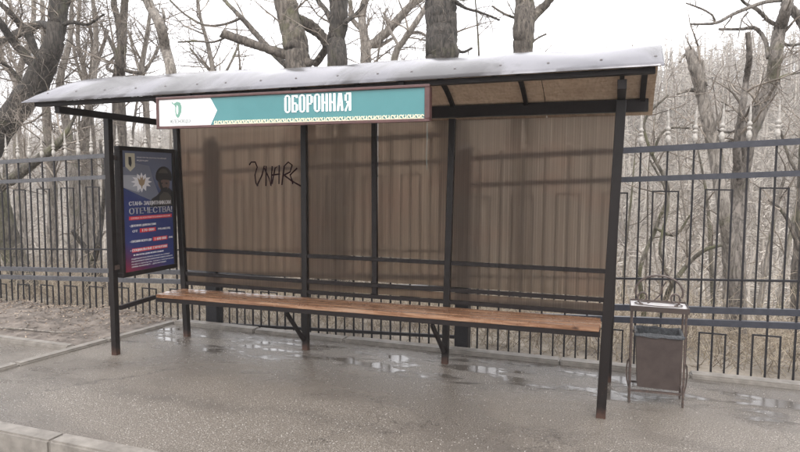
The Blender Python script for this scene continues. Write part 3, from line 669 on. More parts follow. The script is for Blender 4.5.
mb.f.append(tuple(5*nb+k for k in range(nb)))
lb('bin_bag', mb, 'bag', smooth=True)
lb('hanger', MB().bar((4.315,.53,.50), (4.345,.53,.50), .012, .02)); lb('hanger', MB().bar((4.652,.53,.50), (4.668,.53,.50), .012, .02))
yc = .535; cx_ = 4.4935
arc = [(cx_-.158*math.cos(math.radians(a)), yc, .800+.118*math.sin(math.radians(a))) for a in range(-18, 199, 9)]
lb('scroll_arch', MB().tube(arc, .0085, 6))
for s in (-1, 1):
    sp = []
    for i in range(16):
        th = math.radians(-90+i*27); r_ = .052-.0022*i
        sp.append((cx_+s*(.105+r_*math.cos(th)*.8), yc, .752+r_*math.sin(th)))
    lb('scroll_curl', MB().tube(sp, .0075, 6))
lb('scroll_stem', MB().tube([(cx_-.075, yc, .712), (cx_-.03, yc, .735), (cx_+.01, yc, .78), (cx_+.02, yc, .83), (cx_+.045, yc, .875)], .0055, 6))
lb('scroll_base', MB().tube([(cx_+.16*math.cos(a), yc+.075*math.sin(a), .708) for a in [math.radians(q) for q in range(0, 361, 18)]], .004, 5, False))
# ------------------------------------------------------------------ loose stuff on the ground
def instances(name, mesh_fn, m_, label, cat): pass
mb = MB()
for i in range(4200):
    if rnd.random() < .75: x = rnd.uniform(-6.5, -.42); y = min(1.39, max(.11, 1.42-abs(rnd.gauss(0, .35))))
    else: x = rnd.uniform(-6.5, -.42); y = rnd.uniform(.11, 1.4)
    if x > -.62+.26*(y+1.4)/2.64-.12: continue
    z = dirtz(x, y)+.026; a = rnd.uniform(0, 6.28); l = rnd.uniform(.007,.021); w = l*rnd.uniform(.35,.6); tl = rnd.uniform(0,.018)
    c, s = math.cos(a), math.sin(a)
    P = [(-l,0,0), (0,-w,tl*.5), (l,0,tl), (0,w,rnd.uniform(0,.012))]
    b = len(mb.v); mb.v += [(x+p[0]*c-p[1]*s, y+p[0]*s+p[1]*c, z+p[2]) for p in P]; mb.f += [(b,b+1,b+3), (b+1,b+2,b+3)]
M['leaf2'] = island('dead_leaf_litter', [(.07,.048,.034), (.17,.125,.09), (.32,.26,.20), (.12,.088,.064)])
tag(mb.build('leaf_litter', M['leaf2']), 'brown dead leaf litter along the foot of the left fence', 'leaves', kind='stuff')
st = MB().tube([(-1.95,.25,.035), (-1.5,.30,.045), (-1.1,.33,.04), (-.82,.42,.045)], [.008,.010,.009,.004], 6).tube([(-1.5,.30,.045), (-1.6,.42,.07), (-1.75,.5,.06)], [.006,.005,.003], 5)
tag(st.build('fallen_stick', M['bark_pale'], None, True), 'thin fallen stick lying on the leafy dirt beside the path', 'stick')
# light chippings scattered on the wet asphalt
mb = MB()
for i in range(5200):
    x = rnd.uniform(-.4, 8); y = rnd.uniform(-1.38, 1.0) if rnd.random() < .4 else rnd.gauss(-.95, .22)
    if y < -1.39 or y > 1.1 or x < -.62+.26*(y+1.4)/2.64+.12: continue
    r_ = rnd.uniform(.0015,.0040); b = len(mb.v)
    mb.v += [(x-r_,y-r_*.7,.0), (x+r_,y-r_*.6,.0), (x+r_*.2,y+r_,.0), (x+rnd.uniform(-.3,.3)*r_, y, r_*.9)]; mb.f += [(b,b+1,b+3), (b+1,b+2,b+3), (b+2,b,b+3)]
tag(mb.build('stone_chippings', M['stone']), 'pale stone chippings scattered over the wet asphalt', 'gravel', kind='stuff')
# ------------------------------------------------------------------ trees
def wander(p, d, L, r0, R, n=6, bend=.35, up_=.12, r1=None):
    pts = [Vector(p)]; rad = [r0]; d = Vector(d).normalized(); r1 = r0*.35 if r1 is None else r1
    for i in range(n):
        d = (d + Vector((R.gauss(0,bend), R.gauss(0,bend), R.gauss(0,bend)*.7+up_))*.5).normalized()
        pts.append(pts[-1]+d*L/n*R.uniform(.8,1.2)); rad.append(r0+(r1-r0)*(i+1)/n)
    return pts, rad
def branches(segs, pts, rad, R, level, dens, maxlev=3, lmin=.12, t0=.15, sp=1.0):
    """recursive twigs along a polyline, gathered as tapered segments"""
    tot = sum((b-a).length for a, b in zip(pts, pts[1:]))
    n = int(tot*dens*1.3+R.random())
    for _ in range(n):
        t = R.uniform(t0, 1)*(len(pts)-1); i = min(int(t), len(pts)-2); f = t-i
        p = pts[i].lerp(pts[i+1], f); r = rad[i]*(1-f)+rad[i+1]*f; ax = (pts[i+1]-pts[i]).normalized()
        q = Vector((R.gauss(0,1), R.gauss(0,1), R.gauss(0,1))); q = (q-ax*q.dot(ax)).normalized()
        d = ax*R.uniform(.25,.9)+q*R.uniform(.6,1.1); 
        L = max(lmin, min(tot*.6, R.uniform(.45,1.15)*sp*(1.5 if level == 0 else .62 if level == 1 else .30)))
        rr = max(.0022, min(r*.55, .020/(level+1)*R.uniform(.5,1.2)))
        P, Q = wander(p, d, L, rr, R, 5 if level < 2 else 3, .45, .10, max(.0014, rr*.18))
        for a in range(len(P)-1): segs.append((P[a], P[a+1], Q[a], Q[a+1]))
        if level+1 < maxlev: branches(segs, P, Q, R, level+1, (6.0 if level == 0 else 8.0), maxlev, lmin, .2, sp)
def twigs(segs, parent, m_, label=None):
    o = mass('twigs', [s[0] for s in segs], [s[1] for s in segs], [s[2] for s in segs], [s[3] for s in segs], m_, parent); o['kind'] = 'stuff'; return o
def gnarl(tm, tp, tr_, n_, seed):
    nz = mathutils.noise.noise
    for i, (c, r) in enumerate(zip(tp, tr_)):
        for k in range(n_):
            v = Vector(tm.v[i*n_+k]); d = v-c; a = 2*math.pi*k/n_
            f = 1+.16*nz(Vector((math.cos(a)*2.2+seed, math.sin(a)*2.2, c.z*1.6)))+.10*nz(Vector((math.cos(a)*6, math.sin(a)*6+seed, c.z*5)))
            tm.v[i*n_+k] = tuple(c+d*f)
def make_tree(name, label, m_, trunk, limbs, seed, dens, tmin, group=None, sides=10, lv=3, sp=1.0, ldens=None):
    R = random.Random(seed)
    def smooth(pl, knob):
        out = []; n_ = len(pl)
        for i in range(n_-1):
            for k in range(9):
                f = k/9; a, b = pl[i], pl[i+1]; pa = pl[i-1] if i else a; pb = pl[i+2] if i+2 < n_ else b
                c = [0.5*((2*a[j])+(-pa[j]+b[j])*f+(2*pa[j]-5*a[j]+4*b[j]-pb[j])*f*f+(-pa[j]+3*a[j]-3*b[j]+pb[j])*f**3) for j in range(4)]
                out.append(c)
        out.append(list(pl[-1]))
        for i, c in enumerate(out):
            if 0 < i < len(out)-1:
                for j in range(3): c[j] += R.gauss(0, knob*c[3])*(.3 if j == 2 else .6)
                c[3] *= R.uniform(.97, 1.03)
        return [Vector(c[:3]) for c in out], [max(.003, c[3]) for c in out]
    tp, tr_ = smooth(trunk, .06)
    base = tp[0]; zb = terrain(base.x, base.y)
    root = empty(name, (base.x, base.y, zb), label, 'tree', group)
    tp = [Vector((base.x, base.y, min(base.z, zb)-.3))]+tp if base.z > zb-.2 else tp; tr_ = [tr_[0]*1.15]+tr_ if len(tp) > len(tr_) else tr_
    tm = MB().tube(tp, tr_, sides*2 if sides > 8 else sides)
    if sides > 8: gnarl(tm, tp, tr_, sides*2, seed)
    tm.build('trunk', m_, root, True)
    segs = []
    vis = [(p, r) for p, r in zip(tp, tr_) if p.z > tmin]
    if dens and len(vis) > 2: branches(segs, [p for p, r in vis], [r for p, r in vis], R, 0, dens, lv, sp=sp, t0=0)
    for lm in limbs:
        lp, lr = smooth(lm, .14); MB().tube(lp, lr, 7).build('limb', m_, root, True)
        branches(segs, lp, lr, R, 0 if lr[0] > .03 else 1, ldens if ldens is not None else max(dens, 2.5), lv, sp=sp)
    if segs: twigs(segs, root, M['twig'] if m_ is not M['bark_dark'] else M['twig'])
    return root
TREES = [{'name': 'bare_tree', 'label': 'big dark tree leaning in from the left edge, forking over the roof corner', 'mat': 'bark_dark', 'trunk': [(-8.315, 3.589, -1.347, 0.3281), (-7.827, 3.614, 0.035, 0.2835), (-7.093, 3.702, 1.546, 0.2489), (-6.022, 3.592, 2.462, 0.2107), (-5.456, 3.602, 2.961, 0.1978), (-5.063, 3.621, 3.383, 0.1865), (-4.681, 3.524, 3.786, 0.1489), (-4.662, 3.603, 4.208, 0.1411), (-4.602, 3.631, 4.728, 0.1324), (-4.572, 3.67, 5.347, 0.1073), (-4.27, 3.503, 5.875, 0.0721)], 'limbs': [[(-4.889, 3.589, 3.369, 0.0757), (-5.053, 3.514, 3.695, 0.067), (-5.267, 3.502, 4.069, 0.0672), (-5.329, 3.292, 4.3, 0.0494), (-5.604, 3.202, 4.573, 0.0329)], [(-4.992, 3.594, 3.242, 0.076), (-5.208, 3.488, 3.6, 0.0756), (-5.327, 3.34, 3.841, 0.0664), (-5.268, 3.064, 4.095, 0.0564), (-5.316, 2.883, 4.396, 0.0396)], [(-4.645, 3.542, 4.031, 0.0661), (-5.284, 3.844, 4.25, 0.0693), (-5.935, 4.044, 4.243, 0.0809), (-6.671, 4.284, 4.206, 0.0751), (-7.259, 4.325, 4.107, 0.0575)], [(-4.575, 3.506, 4.145, 0.0739), (-4.742, 3.799, 4.428, 0.0677), (-4.726, 3.936, 4.712, 0.0598), (-4.719, 4.156, 5.196, 0.0434)], [(-4.816, 3.712, 4.082, 0.0422), (-4.358, 3.583, 4.146, 0.0328), (-4.265, 3.857, 4.172, 0.0252), (-3.875, 3.818, 4.293, 0.0165)], [(-6.861, 3.567, 1.367, 0.0906), (-5.996, 3.395, 1.413, 0.0782), (-5.254, 3.18, 1.622, 0.0747), (-4.601, 2.987, 1.829, 0.0716), (-3.964, 2.778, 1.987, 0.0533), (-3.556, 2.638, 2.109, 0.0369)], [(-5.89, 3.605, 2.53, 0.0525), (-5.485, 3.574, 3.06, 0.0429), (-5.618, 3.511, 3.428, 0.0342), (-5.685, 3.25, 3.585, 0.0251)]], 'seed': 11, 'dens': 4.5, 'tmin': 2.2, 'sp': 0.8, 'ldens': 5},
 {'name': 'bare_tree', 'label': 'stout mossy trunk leaning behind the far left of the fence', 'mat': 'bark_moss', 'trunk': [(-4.301, 2.694, -0.777, 0.211), (-4.534, 2.738, -0.168, 0.189), (-4.764, 2.74, 0.376, 0.1739), (-4.821, 2.614, 1.014, 0.1479), (-4.994, 2.583, 1.711, 0.1242), (-5.316, 2.67, 2.652, 0.1022), (-5.607, 2.646, 3.746, 0.0707), (-6.393, 2.774, 5.096, 0.0485), (-6.733, 2.746, 6.223, 0.0162)], 'limbs': [[(-4.815, 2.694, 0.695, 0.0472), (-5.207, 2.738, 0.998, 0.0399), (-5.578, 2.74, 1.231, 0.0323)]], 'seed': 12, 'dens': 1.5, 'tmin': 1.2, 'sp': 0.7},
 {'name': 'bare_tree', 'label': 'slim pale mossy limb tree crossing the upper rails at far left', 'mat': 'bark_moss', 'trunk': [(-5.797, 2.242, -0.805, 0.1103), (-5.515, 2.344, 0.465, 0.0936), (-5.09, 2.344, 1.175, 0.084), (-4.638, 2.384, 1.408, 0.0828), (-4.071, 2.225, 1.576, 0.0796), (-3.719, 2.235, 1.777, 0.0714), (-3.342, 2.215, 1.956, 0.056), (-3.094, 2.234, 2.148, 0.0347), (-2.997, 2.356, 2.431, 0.021), (-2.719, 2.211, 2.651, 0.0068)], 'limbs': [], 'seed': 13, 'dens': 2, 'tmin': 0.8, 'sp': 0.6},
 {'name': 'bare_tree', 'label': 'straight double stemmed trunk rising above the roof left corner', 'mat': 'bark', 'trunk': [(-4.328, 4.506, -1.205, 0.1202), (-4.435, 4.649, 0.264, 0.1208), (-4.408, 4.636, 1.927, 0.1193), (-4.496, 4.706, 3.207, 0.1101), (-4.275, 4.545, 3.67, 0.0985), (-4.212, 4.541, 4.051, 0.0713), (-4.257, 4.656, 4.606, 0.0629), (-4.172, 4.638, 5.203, 0.0534), (-4.085, 4.553, 5.934, 0.0351)], 'limbs': [[(-4.225, 4.506, 3.957, 0.0534), (-4.491, 4.749, 4.437, 0.0548), (-4.657, 4.836, 4.831, 0.0553), (-4.895, 5.006, 5.483, 0.0375)], [(-4.394, 4.712, 3.599, 0.0365), (-3.975, 4.483, 3.467, 0.0354), (-3.89, 4.657, 3.491, 0.0268)], [(-4.317, 4.567, 3.712, 0.0359), (-4.595, 4.695, 4.021, 0.0366), (-4.811, 4.78, 4.289, 0.0277)], [(-4.432, 4.605, 3.512, 0.0362), (-4.807, 4.774, 3.633, 0.0278), (-4.818, 4.911, 3.805, 0.0281), (-4.563, 4.85, 3.924, 0.0185)]], 'seed': 14, 'dens': 2.4, 'tmin': 2.2, 'sp': 0.85, 'ldens': 3},
 {'name': 'bare_tree', 'label': 'curved mottled grey trunk above the sign left end', 'mat': 'bark_pale', 'trunk': [(-3.023, 4.512, -1.089, 0.1155), (-2.879, 4.283, 0.372, 0.1029), (-3.018, 4.457, 2.086, 0.0951), (-2.97, 4.318, 3.353, 0.0844), (-3.232, 4.517, 3.807, 0.0864), (-3.145, 4.284, 4.168, 0.0841), (-3.548, 4.491, 4.621, 0.0779), (-3.726, 4.444, 5.096, 0.0691), (-3.912, 4.486, 5.887, 0.052)], 'limbs': [[(-3.278, 4.512, 4.232, 0.0345), (-3.142, 4.383, 4.357, 0.0254), (-3.416, 4.657, 4.568, 0.0175)]], 'seed': 15, 'dens': 1.1, 'tmin': 2.6, 'sp': 0.75},
 {'name': 'bare_tree', 'label': 'thick leaning trunk with a snapped off limb above the sign', 'mat': 'bark', 'trunk': [(-0.146, 4.167, -0.75, 0.234), (-0.253, 4.195, 1.275, 0.2163), (-0.373, 4.18, 2.652, 0.2068), (-0.474, 4.187, 3.382, 0.1988), (-0.552, 4.178, 3.79, 0.1833), (-0.704, 4.238, 4.266, 0.1693), (-0.781, 4.142, 4.768, 0.1522), (-0.932, 4.232, 5.558, 0.1074)], 'limbs': [[(-0.241, 4.167, 3.335, 0.0681), (-0.56, 4.095, 3.46, 0.076), (-0.906, 3.98, 3.579, 0.0684), (-1.215, 3.887, 3.685, 0.0684), (-1.548, 3.778, 3.805, 0.0684)], [(-0.677, 4.205, 3.336, 0.054), (-1.043, 4.374, 3.605, 0.0476), (-1.422, 4.511, 3.943, 0.0487), (-1.679, 4.45, 4.235, 0.0406), (-2.096, 4.664, 4.552, 0.0336), (-2.434, 4.749, 4.872, 0.0256)], [(-1.458, 4.124, 4.105, 0.0235), (-1.891, 4.339, 4.098, 0.0203), (-2.296, 4.36, 4.119, 0.0206), (-2.746, 4.428, 4.351, 0.0168), (-3.191, 4.597, 4.668, 0.0173)], [(-0.535, 4.243, 4.028, 0.0997), (-0.415, 4.468, 3.982, 0.1015), (-0.276, 4.605, 3.848, 0.0789), (-0.306, 4.803, 3.704, 0.0645), (-0.595, 4.974, 3.498, 0.0663)], [(-1.885, 4.297, 3.866, 0.0162), (-2.153, 4.345, 3.831, 0.0164), (-2.562, 4.464, 3.901, 0.0168), (-3.041, 4.597, 3.946, 0.013)]], 'seed': 16, 'dens': 1.6, 'tmin': 2.6, 'ldens': 1.6, 'sp': 0.85},
 {'name': 'bare_tree', 'label': 'upright dark trunk rising over the sign lettering', 'mat': 'bark_dark', 'trunk': [(0.167, 4.305, -0.754, 0.1721), (0.139, 4.374, 1.276, 0.1628), (0.108, 4.411, 2.661, 0.1541), (0.17, 4.25, 3.355, 0.1504), (0.083, 4.364, 3.71, 0.137), (0.141, 4.349, 4.029, 0.1286), (0.131, 4.339, 4.439, 0.128), (0.196, 4.206, 5.255, 0.0957)], 'limbs': [[(0.029, 4.305, 3.998, 0.0454), (-0.139, 4.474, 4.203, 0.0386), (-0.347, 4.611, 4.41, 0.0394), (-0.453, 4.55, 4.709, 0.0314)], [(0.299, 4.224, 3.927, 0.0371), (0.382, 4.439, 4.09, 0.0302), (0.504, 4.46, 4.232, 0.0226)]], 'seed': 17, 'dens': 1.5, 'tmin': 2.6, 'ldens': 3},
 {'name': 'bare_tree', 'label': 'pale twisted tree between the two darkest trunks behind the roof', 'mat': 'bark_pale', 'trunk': [(-0.367, 6.924, -1.417, 0.1204), (-0.506, 7.039, 1.584, 0.1097), (-0.519, 6.96, 3.922, 0.1075), (-0.548, 6.928, 4.395, 0.0875), (-0.621, 6.997, 4.799, 0.0782), (-0.495, 6.999, 5.263, 0.068), (-0.327, 6.995, 5.808, 0.0481)], 'limbs': [[(-0.504, 6.924, 4.144, 0.0778), (-0.255, 7.139, 4.401, 0.0882), (0.028, 7.16, 4.652, 0.0875), (0.25, 7.228, 4.916, 0.0776), (0.52, 7.397, 5.165, 0.0682), (0.811, 7.499, 5.431, 0.0486)], [(-0.64, 7.043, 4.524, 0.0491), (-0.911, 7.168, 4.808, 0.0499), (-0.971, 7.205, 5.173, 0.04)], [(-0.577, 7.097, 4.242, 0.0395), (-0.341, 7.145, 4.216, 0.0394), (-0.092, 7.264, 4.378, 0.0296)]], 'seed': 18, 'dens': 4.5, 'tmin': 3.0, 'ldens': 5, 'sp': 0.95},
 {'name': 'bare_tree', 'label': 'thin pale tree slanting up towards the thickest trunk', 'mat': 'bark_pale', 'trunk': [(-0.005, 6.443, -1.272, 0.086), (0.135, 6.468, 2.145, 0.0746), (0.27, 6.405, 3.737, 0.0639), (0.462, 6.403, 4.117, 0.0543), (0.679, 6.374, 4.377, 0.0537), (0.837, 6.519, 4.715, 0.045), (1.034, 6.349, 5.1, 0.0352)], 'limbs': [[(0.372, 6.443, 3.989, 0.0274), (0.128, 6.568, 4.358, 0.0278), (-0.007, 6.605, 4.704, 0.0279)], [(0.505, 6.497, 4.224, 0.0273), (0.681, 6.545, 4.275, 0.0273), (0.874, 6.664, 4.18, 0.0183)]], 'seed': 19, 'dens': 4, 'tmin': 2.8, 'ldens': 5, 'sp': 0.9},
 {'name': 'bare_tree', 'label': 'thickest dark trunk behind the middle of the shelter', 'mat': 'bark_dark', 'trunk': [(2.048, 4.997, -0.748, 0.2821), (1.946, 4.945, 0.67, 0.2707), (1.78, 4.964, 2.056, 0.2544), (1.631, 4.997, 3.131, 0.2389), (1.622, 4.842, 3.555, 0.2345), (1.576, 4.933, 4.024, 0.2361), (1.551, 4.997, 4.564, 0.2292), (1.527, 4.989, 5.523, 0.1819)], 'limbs': [[(1.736, 4.997, 3.653, 0.0306), (1.882, 5.045, 3.548, 0.0229), (2.009, 5.164, 3.623, 0.0193)], [(1.79, 4.82, 4.271, 0.0373), (1.935, 5.046, 4.2, 0.0228), (2.133, 5.132, 4.146, 0.019), (2.429, 5.195, 4.018, 0.0152)]], 'seed': 20, 'dens': 0.8, 'tmin': 2.6, 'ldens': 2.5, 'sp': 0.7},
 {'name': 'bare_tree', 'label': 'mottled trunk forking just above the roof right of centre', 'mat': 'bark', 'trunk': [(2.808, 5.32, -0.755, 0.1733), (2.764, 5.446, 1.287, 0.165), (2.749, 5.432, 2.837, 0.1551), (2.755, 5.395, 3.59, 0.1535), (2.771, 5.332, 3.95, 0.152), (2.76, 5.47, 4.284, 0.1461), (2.706, 5.474, 4.664, 0.1152), (2.641, 5.403, 5.389, 0.0836)], 'limbs': [[(2.847, 5.32, 3.985, 0.0681), (2.962, 5.446, 4.155, 0.0686), (3.109, 5.432, 4.287, 0.0605), (3.283, 5.395, 4.523, 0.0523), (3.449, 5.332, 4.974, 0.0367)], [(2.619, 5.51, 4.11, 0.0233), (2.464, 5.414, 4.159, 0.0193), (2.245, 5.486, 4.319, 0.0157)], [(2.814, 5.502, 3.684, 0.0232), (2.95, 5.608, 3.803, 0.0155), (3.061, 5.694, 3.875, 0.0156)]], 'seed': 21, 'dens': 1.0, 'tmin': 2.7, 'ldens': 1.8, 'sp': 0.7},
 {'name': 'bare_tree', 'label': 'tall curved tree forking at right above the spear tips', 'mat': 'bark_mid', 'trunk': [(5.663, 4.11, -0.992, 0.1172), (5.586, 3.914, -0.176, 0.1077), (5.535, 3.886, 0.669, 0.1007), (5.564, 4.12, 1.373, 0.1029), (5.58, 3.924, 1.965, 0.0879), (5.683, 3.909, 2.366, 0.0811), (5.825, 4.036, 2.709, 0.0758), (5.854, 3.963, 3.048, 0.0689), (5.908, 4.093, 3.355, 0.0697), (5.924, 3.936, 3.562, 0.0624), (6.006, 4.11, 3.915, 0.0576), (6.03, 3.957, 4.303, 0.0449)], 'limbs': [[(5.579, 4.11, 1.494, 0.0543), (5.479, 3.814, 1.961, 0.0464), (5.489, 3.686, 2.406, 0.0397), (5.537, 3.82, 2.759, 0.0344), (5.507, 3.524, 2.954, 0.0331), (5.465, 3.409, 3.211, 0.0271)], [(5.946, 4.102, 3.671, 0.0579), (6.043, 4.108, 3.551, 0.052), (6.137, 4.094, 3.383, 0.0517), (6.19, 3.9, 3.092, 0.0448)], [(5.887, 4.051, 3.392, 0.0231), (5.76, 3.982, 3.453, 0.023), (5.607, 3.724, 3.513, 0.0224), (5.49, 3.82, 3.625, 0.0171), (5.37, 3.527, 3.654, 0.0165)], [(5.777, 3.97, 3.02, 0.0231), (5.762, 4.102, 3.253, 0.0235), (5.649, 4.082, 3.395, 0.0235), (5.469, 3.931, 3.363, 0.0174), (5.271, 4.089, 3.414, 0.015)], [(5.906, 4.059, 3.686, 0.0231), (5.673, 3.729, 3.596, 0.0223), (5.465, 3.529, 3.496, 0.022), (5.296, 3.424, 3.409, 0.0191), (5.101, 3.094, 3.261, 0.0158), (4.859, 3.066, 3.263, 0.0106)], [(5.219, 4.036, 3.476, 0.0149), (5.172, 3.948, 3.551, 0.0118), (5.037, 3.91, 3.633, 0.0118), (4.86, 3.627, 3.631, 0.0086)], [(5.846, 3.907, 2.757, 0.0172), (6.015, 4.011, 2.833, 0.0144), (6.223, 4.223, 2.879, 0.0117)], [(5.898, 4.012, 3.202, 0.0173), (6.011, 4.063, 3.171, 0.0173), (6.211, 4.283, 3.225, 0.0147)], [(5.556, 4.009, 3.568, 0.0117), (5.488, 3.949, 3.468, 0.0087), (5.446, 3.887, 3.252, 0.0058)], [(5.676, 3.883, 2.398, 0.0231), (5.592, 4.007, 2.262, 0.0177), (5.452, 4.174, 2.195, 0.0182), (5.275, 4.344, 2.261, 0.0125)]], 'seed': 22, 'dens': 1.5, 'tmin': 2.2, 'ldens': 2.4, 'sp': 0.55},
 {'name': 'broken_tree', 'label': 'pale snapped off trunk with a broken top left of the forked tree', 'mat': 'bark_pale', 'trunk': [(5.573, 3.902, -0.934, 0.0964), (5.532, 3.908, -0.179, 0.0899), (5.473, 3.894, 0.665, 0.0833), (5.356, 3.7, 1.266, 0.0695), (5.266, 3.822, 1.847, 0.0705), (5.171, 3.782, 2.253, 0.0701), (5.086, 3.807, 2.606, 0.0704), (5.002, 3.711, 2.86, 0.0696), (4.943, 3.726, 3.071, 0.0581), (4.936, 3.787, 3.153, 0.0293)], 'limbs': [[(5.042, 3.902, 2.936, 0.0178), (5.082, 3.908, 3.028, 0.0178), (5.107, 3.894, 2.885, 0.0148), (5.122, 3.7, 2.704, 0.0115)], [(4.945, 3.851, 3.084, 0.0177), (4.874, 3.782, 3.075, 0.0176), (4.813, 3.524, 2.951, 0.0114)], [(5.081, 3.77, 2.636, 0.0233), (4.956, 3.802, 2.669, 0.0236), (4.808, 3.682, 2.613, 0.0117)], [(5.215, 3.859, 2.2, 0.0236), (5.307, 3.829, 2.404, 0.0233), (5.356, 3.929, 2.599, 0.0177)], [(5.263, 3.836, 1.964, 0.0176), (5.443, 3.948, 2.085, 0.0177), (5.611, 4.11, 1.973, 0.012)], [(4.95, 3.707, 3.113, 0.0087), (4.896, 3.611, 3.187, 0.0069), (4.863, 3.623, 3.271, 0.0057)]], 'seed': 23, 'dens': 2.2, 'tmin': 1.5, 'ldens': 3, 'sp': 0.55},
 {'name': 'bare_tree', 'label': 'slim dark tree with a broken fork beside the poster case', 'mat': 'bark_dark', 'trunk': [(-3.803, 3.051, -1.059, 0.0478), (-3.769, 3.082, -0.497, 0.0477), (-3.455, 2.924, -0.003, 0.0463), (-3.549, 3.12, 0.278, 0.0472), (-3.234, 2.927, 0.579, 0.0381), (-3.258, 3.041, 0.953, 0.0307), (-3.051, 2.902, 1.567, 0.0224), (-3.268, 3.062, 2.175, 0.0191)], 'limbs': [[(-3.475, 3.051, 0.322, 0.039), (-3.681, 3.082, 0.529, 0.0393), (-3.743, 2.924, 0.776, 0.031)], [(-3.391, 2.97, 0.305, 0.0385), (-3.397, 3.102, 0.083, 0.0391), (-3.266, 3.082, -0.142, 0.0389), (-3.045, 2.931, -0.41, 0.0305)]], 'seed': 24, 'dens': 2.5, 'tmin': 0.5, 'sp': 0.6},
 {'name': 'bare_tree', 'label': 'pale straight trunk second left of the poster behind the fence', 'mat': 'bark_pale', 'trunk': [(-6.919, 5.17, -1.914, 0.1052), (-6.943, 5.302, 0.082, 0.1051), (-6.872, 5.282, 1.549, 0.0934), (-6.769, 5.131, 2.764, 0.0813), (-6.945, 5.289, 4.001, 0.0615), (-6.897, 5.233, 5.181, 0.0405)], 'limbs': [], 'seed': 25, 'dens': 2, 'tmin': 1, 'sp': 0.9},
 {'name': 'bare_tree', 'label': 'pale trunk just left of the shelter front post behind the fence', 'mat': 'bark_pale', 'trunk': [(-6.211, 5.059, -1.816, 0.0921), (-5.999, 4.929, 0.164, 0.0896), (-5.882, 4.929, 1.554, 0.0885), (-6.139, 5.024, 2.737, 0.0792), (-6.109, 4.894, 3.496, 0.0682), (-6.008, 5.066, 4.289, 0.049), (-5.908, 5.063, 5.233, 0.0291)], 'limbs': [], 'seed': 26, 'dens': 2, 'tmin': 1, 'sp': 0.9},
 {'name': 'bare_tree', 'label': 'pale slim trunk seen beside the upper left corner of the poster', 'mat': 'bark_pale', 'trunk': [(-6.377, 5.636, -1.982, 0.0966), (-6.356, 5.648, 0.07, 0.0955), (-6.41, 5.71, 1.552, 0.0952), (-6.223, 5.527, 2.582, 0.0826), (-5.941, 5.496, 3.379, 0.061), (-5.981, 5.678, 4.418, 0.0513), (-5.922, 5.56, 5.377, 0.0303)], 'limbs': [], 'seed': 27, 'dens': 2.5, 'tmin': 1, 'sp': 0.9},
 {'name': 'bare_tree', 'label': 'bushy pale thin tree above the roof left corner', 'mat': 'bark_pale', 'trunk': [(-6.383, 5.907, -2.052, 0.0986), (-6.356, 5.911, 0.042, 0.0865), (-6.53, 6.023, 1.983, 0.0866), (-6.507, 5.923, 3.253, 0.0747), (-6.578, 5.912, 3.884, 0.0532), (-6.802, 5.991, 4.542, 0.0429), (-6.696, 5.98, 5.366, 0.0319)], 'limbs': [[(-6.481, 5.907, 3.46, 0.0425), (-6.288, 6.011, 4.094, 0.0425), (-6.203, 6.223, 4.76, 0.0322)], [(-6.597, 6.012, 3.373, 0.043), (-6.956, 6.063, 4.144, 0.0325), (-7.338, 6.283, 4.859, 0.0221)], [(-6.529, 6.009, 3.582, 0.0429), (-6.484, 6.049, 4.323, 0.0321), (-6.551, 6.087, 4.964, 0.0214)]], 'seed': 28, 'dens': 5, 'tmin': 2.4, 'sp': 0.9, 'ldens': 5},
 {'name': 'bare_tree', 'label': 'thin bushy tree showing over the roof left of the curved trunk', 'mat': 'bark_pale', 'trunk': [(-5.572, 6.517, -2.13, 0.0784), (-5.534, 6.532, 1.118, 0.077), (-5.557, 6.576, 3.297, 0.0654), (-5.525, 6.447, 3.917, 0.0538), (-5.478, 6.536, 4.565, 0.0431), (-5.402, 6.594, 5.204, 0.0323), (-5.438, 6.598, 5.837, 0.0215)], 'limbs': [[(-5.516, 6.517, 3.715, 0.0325), (-5.876, 6.632, 4.291, 0.0274), (-6.186, 6.776, 4.884, 0.0223)], [(-5.473, 6.507, 3.924, 0.0324), (-5.237, 6.621, 4.397, 0.027), (-5.098, 6.782, 4.845, 0.0217)]], 'seed': 33, 'dens': 6, 'tmin': 2.6, 'sp': 0.95, 'ldens': 6},
 {'name': 'bare_tree', 'label': 'thin bushy tree showing over the roof between curved trunk and snapped limb', 'mat': 'bark_pale', 'trunk': [(-4.214, 7.507, -2.253, 0.0812), (-4.267, 7.521, 1.109, 0.0799), (-4.378, 7.582, 3.151, 0.0682), (-4.534, 7.596, 3.944, 0.0568), (-4.679, 7.592, 4.622, 0.0455), (-4.785, 7.468, 5.266, 0.0338), (-4.984, 7.608, 6.095, 0.0227)], 'limbs': [[(-4.365, 7.507, 3.699, 0.0338), (-4.063, 7.621, 4.255, 0.0281), (-3.955, 7.782, 4.723, 0.0226)], [(-4.471, 7.512, 3.927, 0.0339), (-4.958, 7.66, 4.316, 0.0288), (-5.309, 7.759, 4.63, 0.0233)]], 'seed': 34, 'dens': 5, 'tmin': 2.8, 'sp': 0.9, 'ldens': 5},
 {'name': 'bare_tree', 'label': 'far left bushy pale tree filling the sky behind the leaning trunk', 'mat': 'bark_pale', 'trunk': [(-10.144, 7.012, -2.708, 0.116), (-10.058, 7.06, 1.028, 0.114), (-10.063, 7.059, 3.282, 0.1002), (-9.905, 7.088, 4.263, 0.0746), (-9.358, 6.949, 4.927, 0.0607), (-9.378, 7.112, 5.801, 0.0489), (-9.354, 7.016, 6.481, 0.0363)], 'limbs': [[(-9.906, 7.012, 3.762, 0.0497), (-10.533, 7.16, 4.559, 0.038), (-10.976, 7.259, 5.233, 0.0384)], [(-9.751, 6.959, 4.112, 0.0492), (-10.443, 7.216, 4.936, 0.0379), (-10.581, 7.31, 5.837, 0.0254)]], 'seed': 35, 'dens': 5.5, 'tmin': 2.4, 'sp': 1.0, 'ldens': 6},
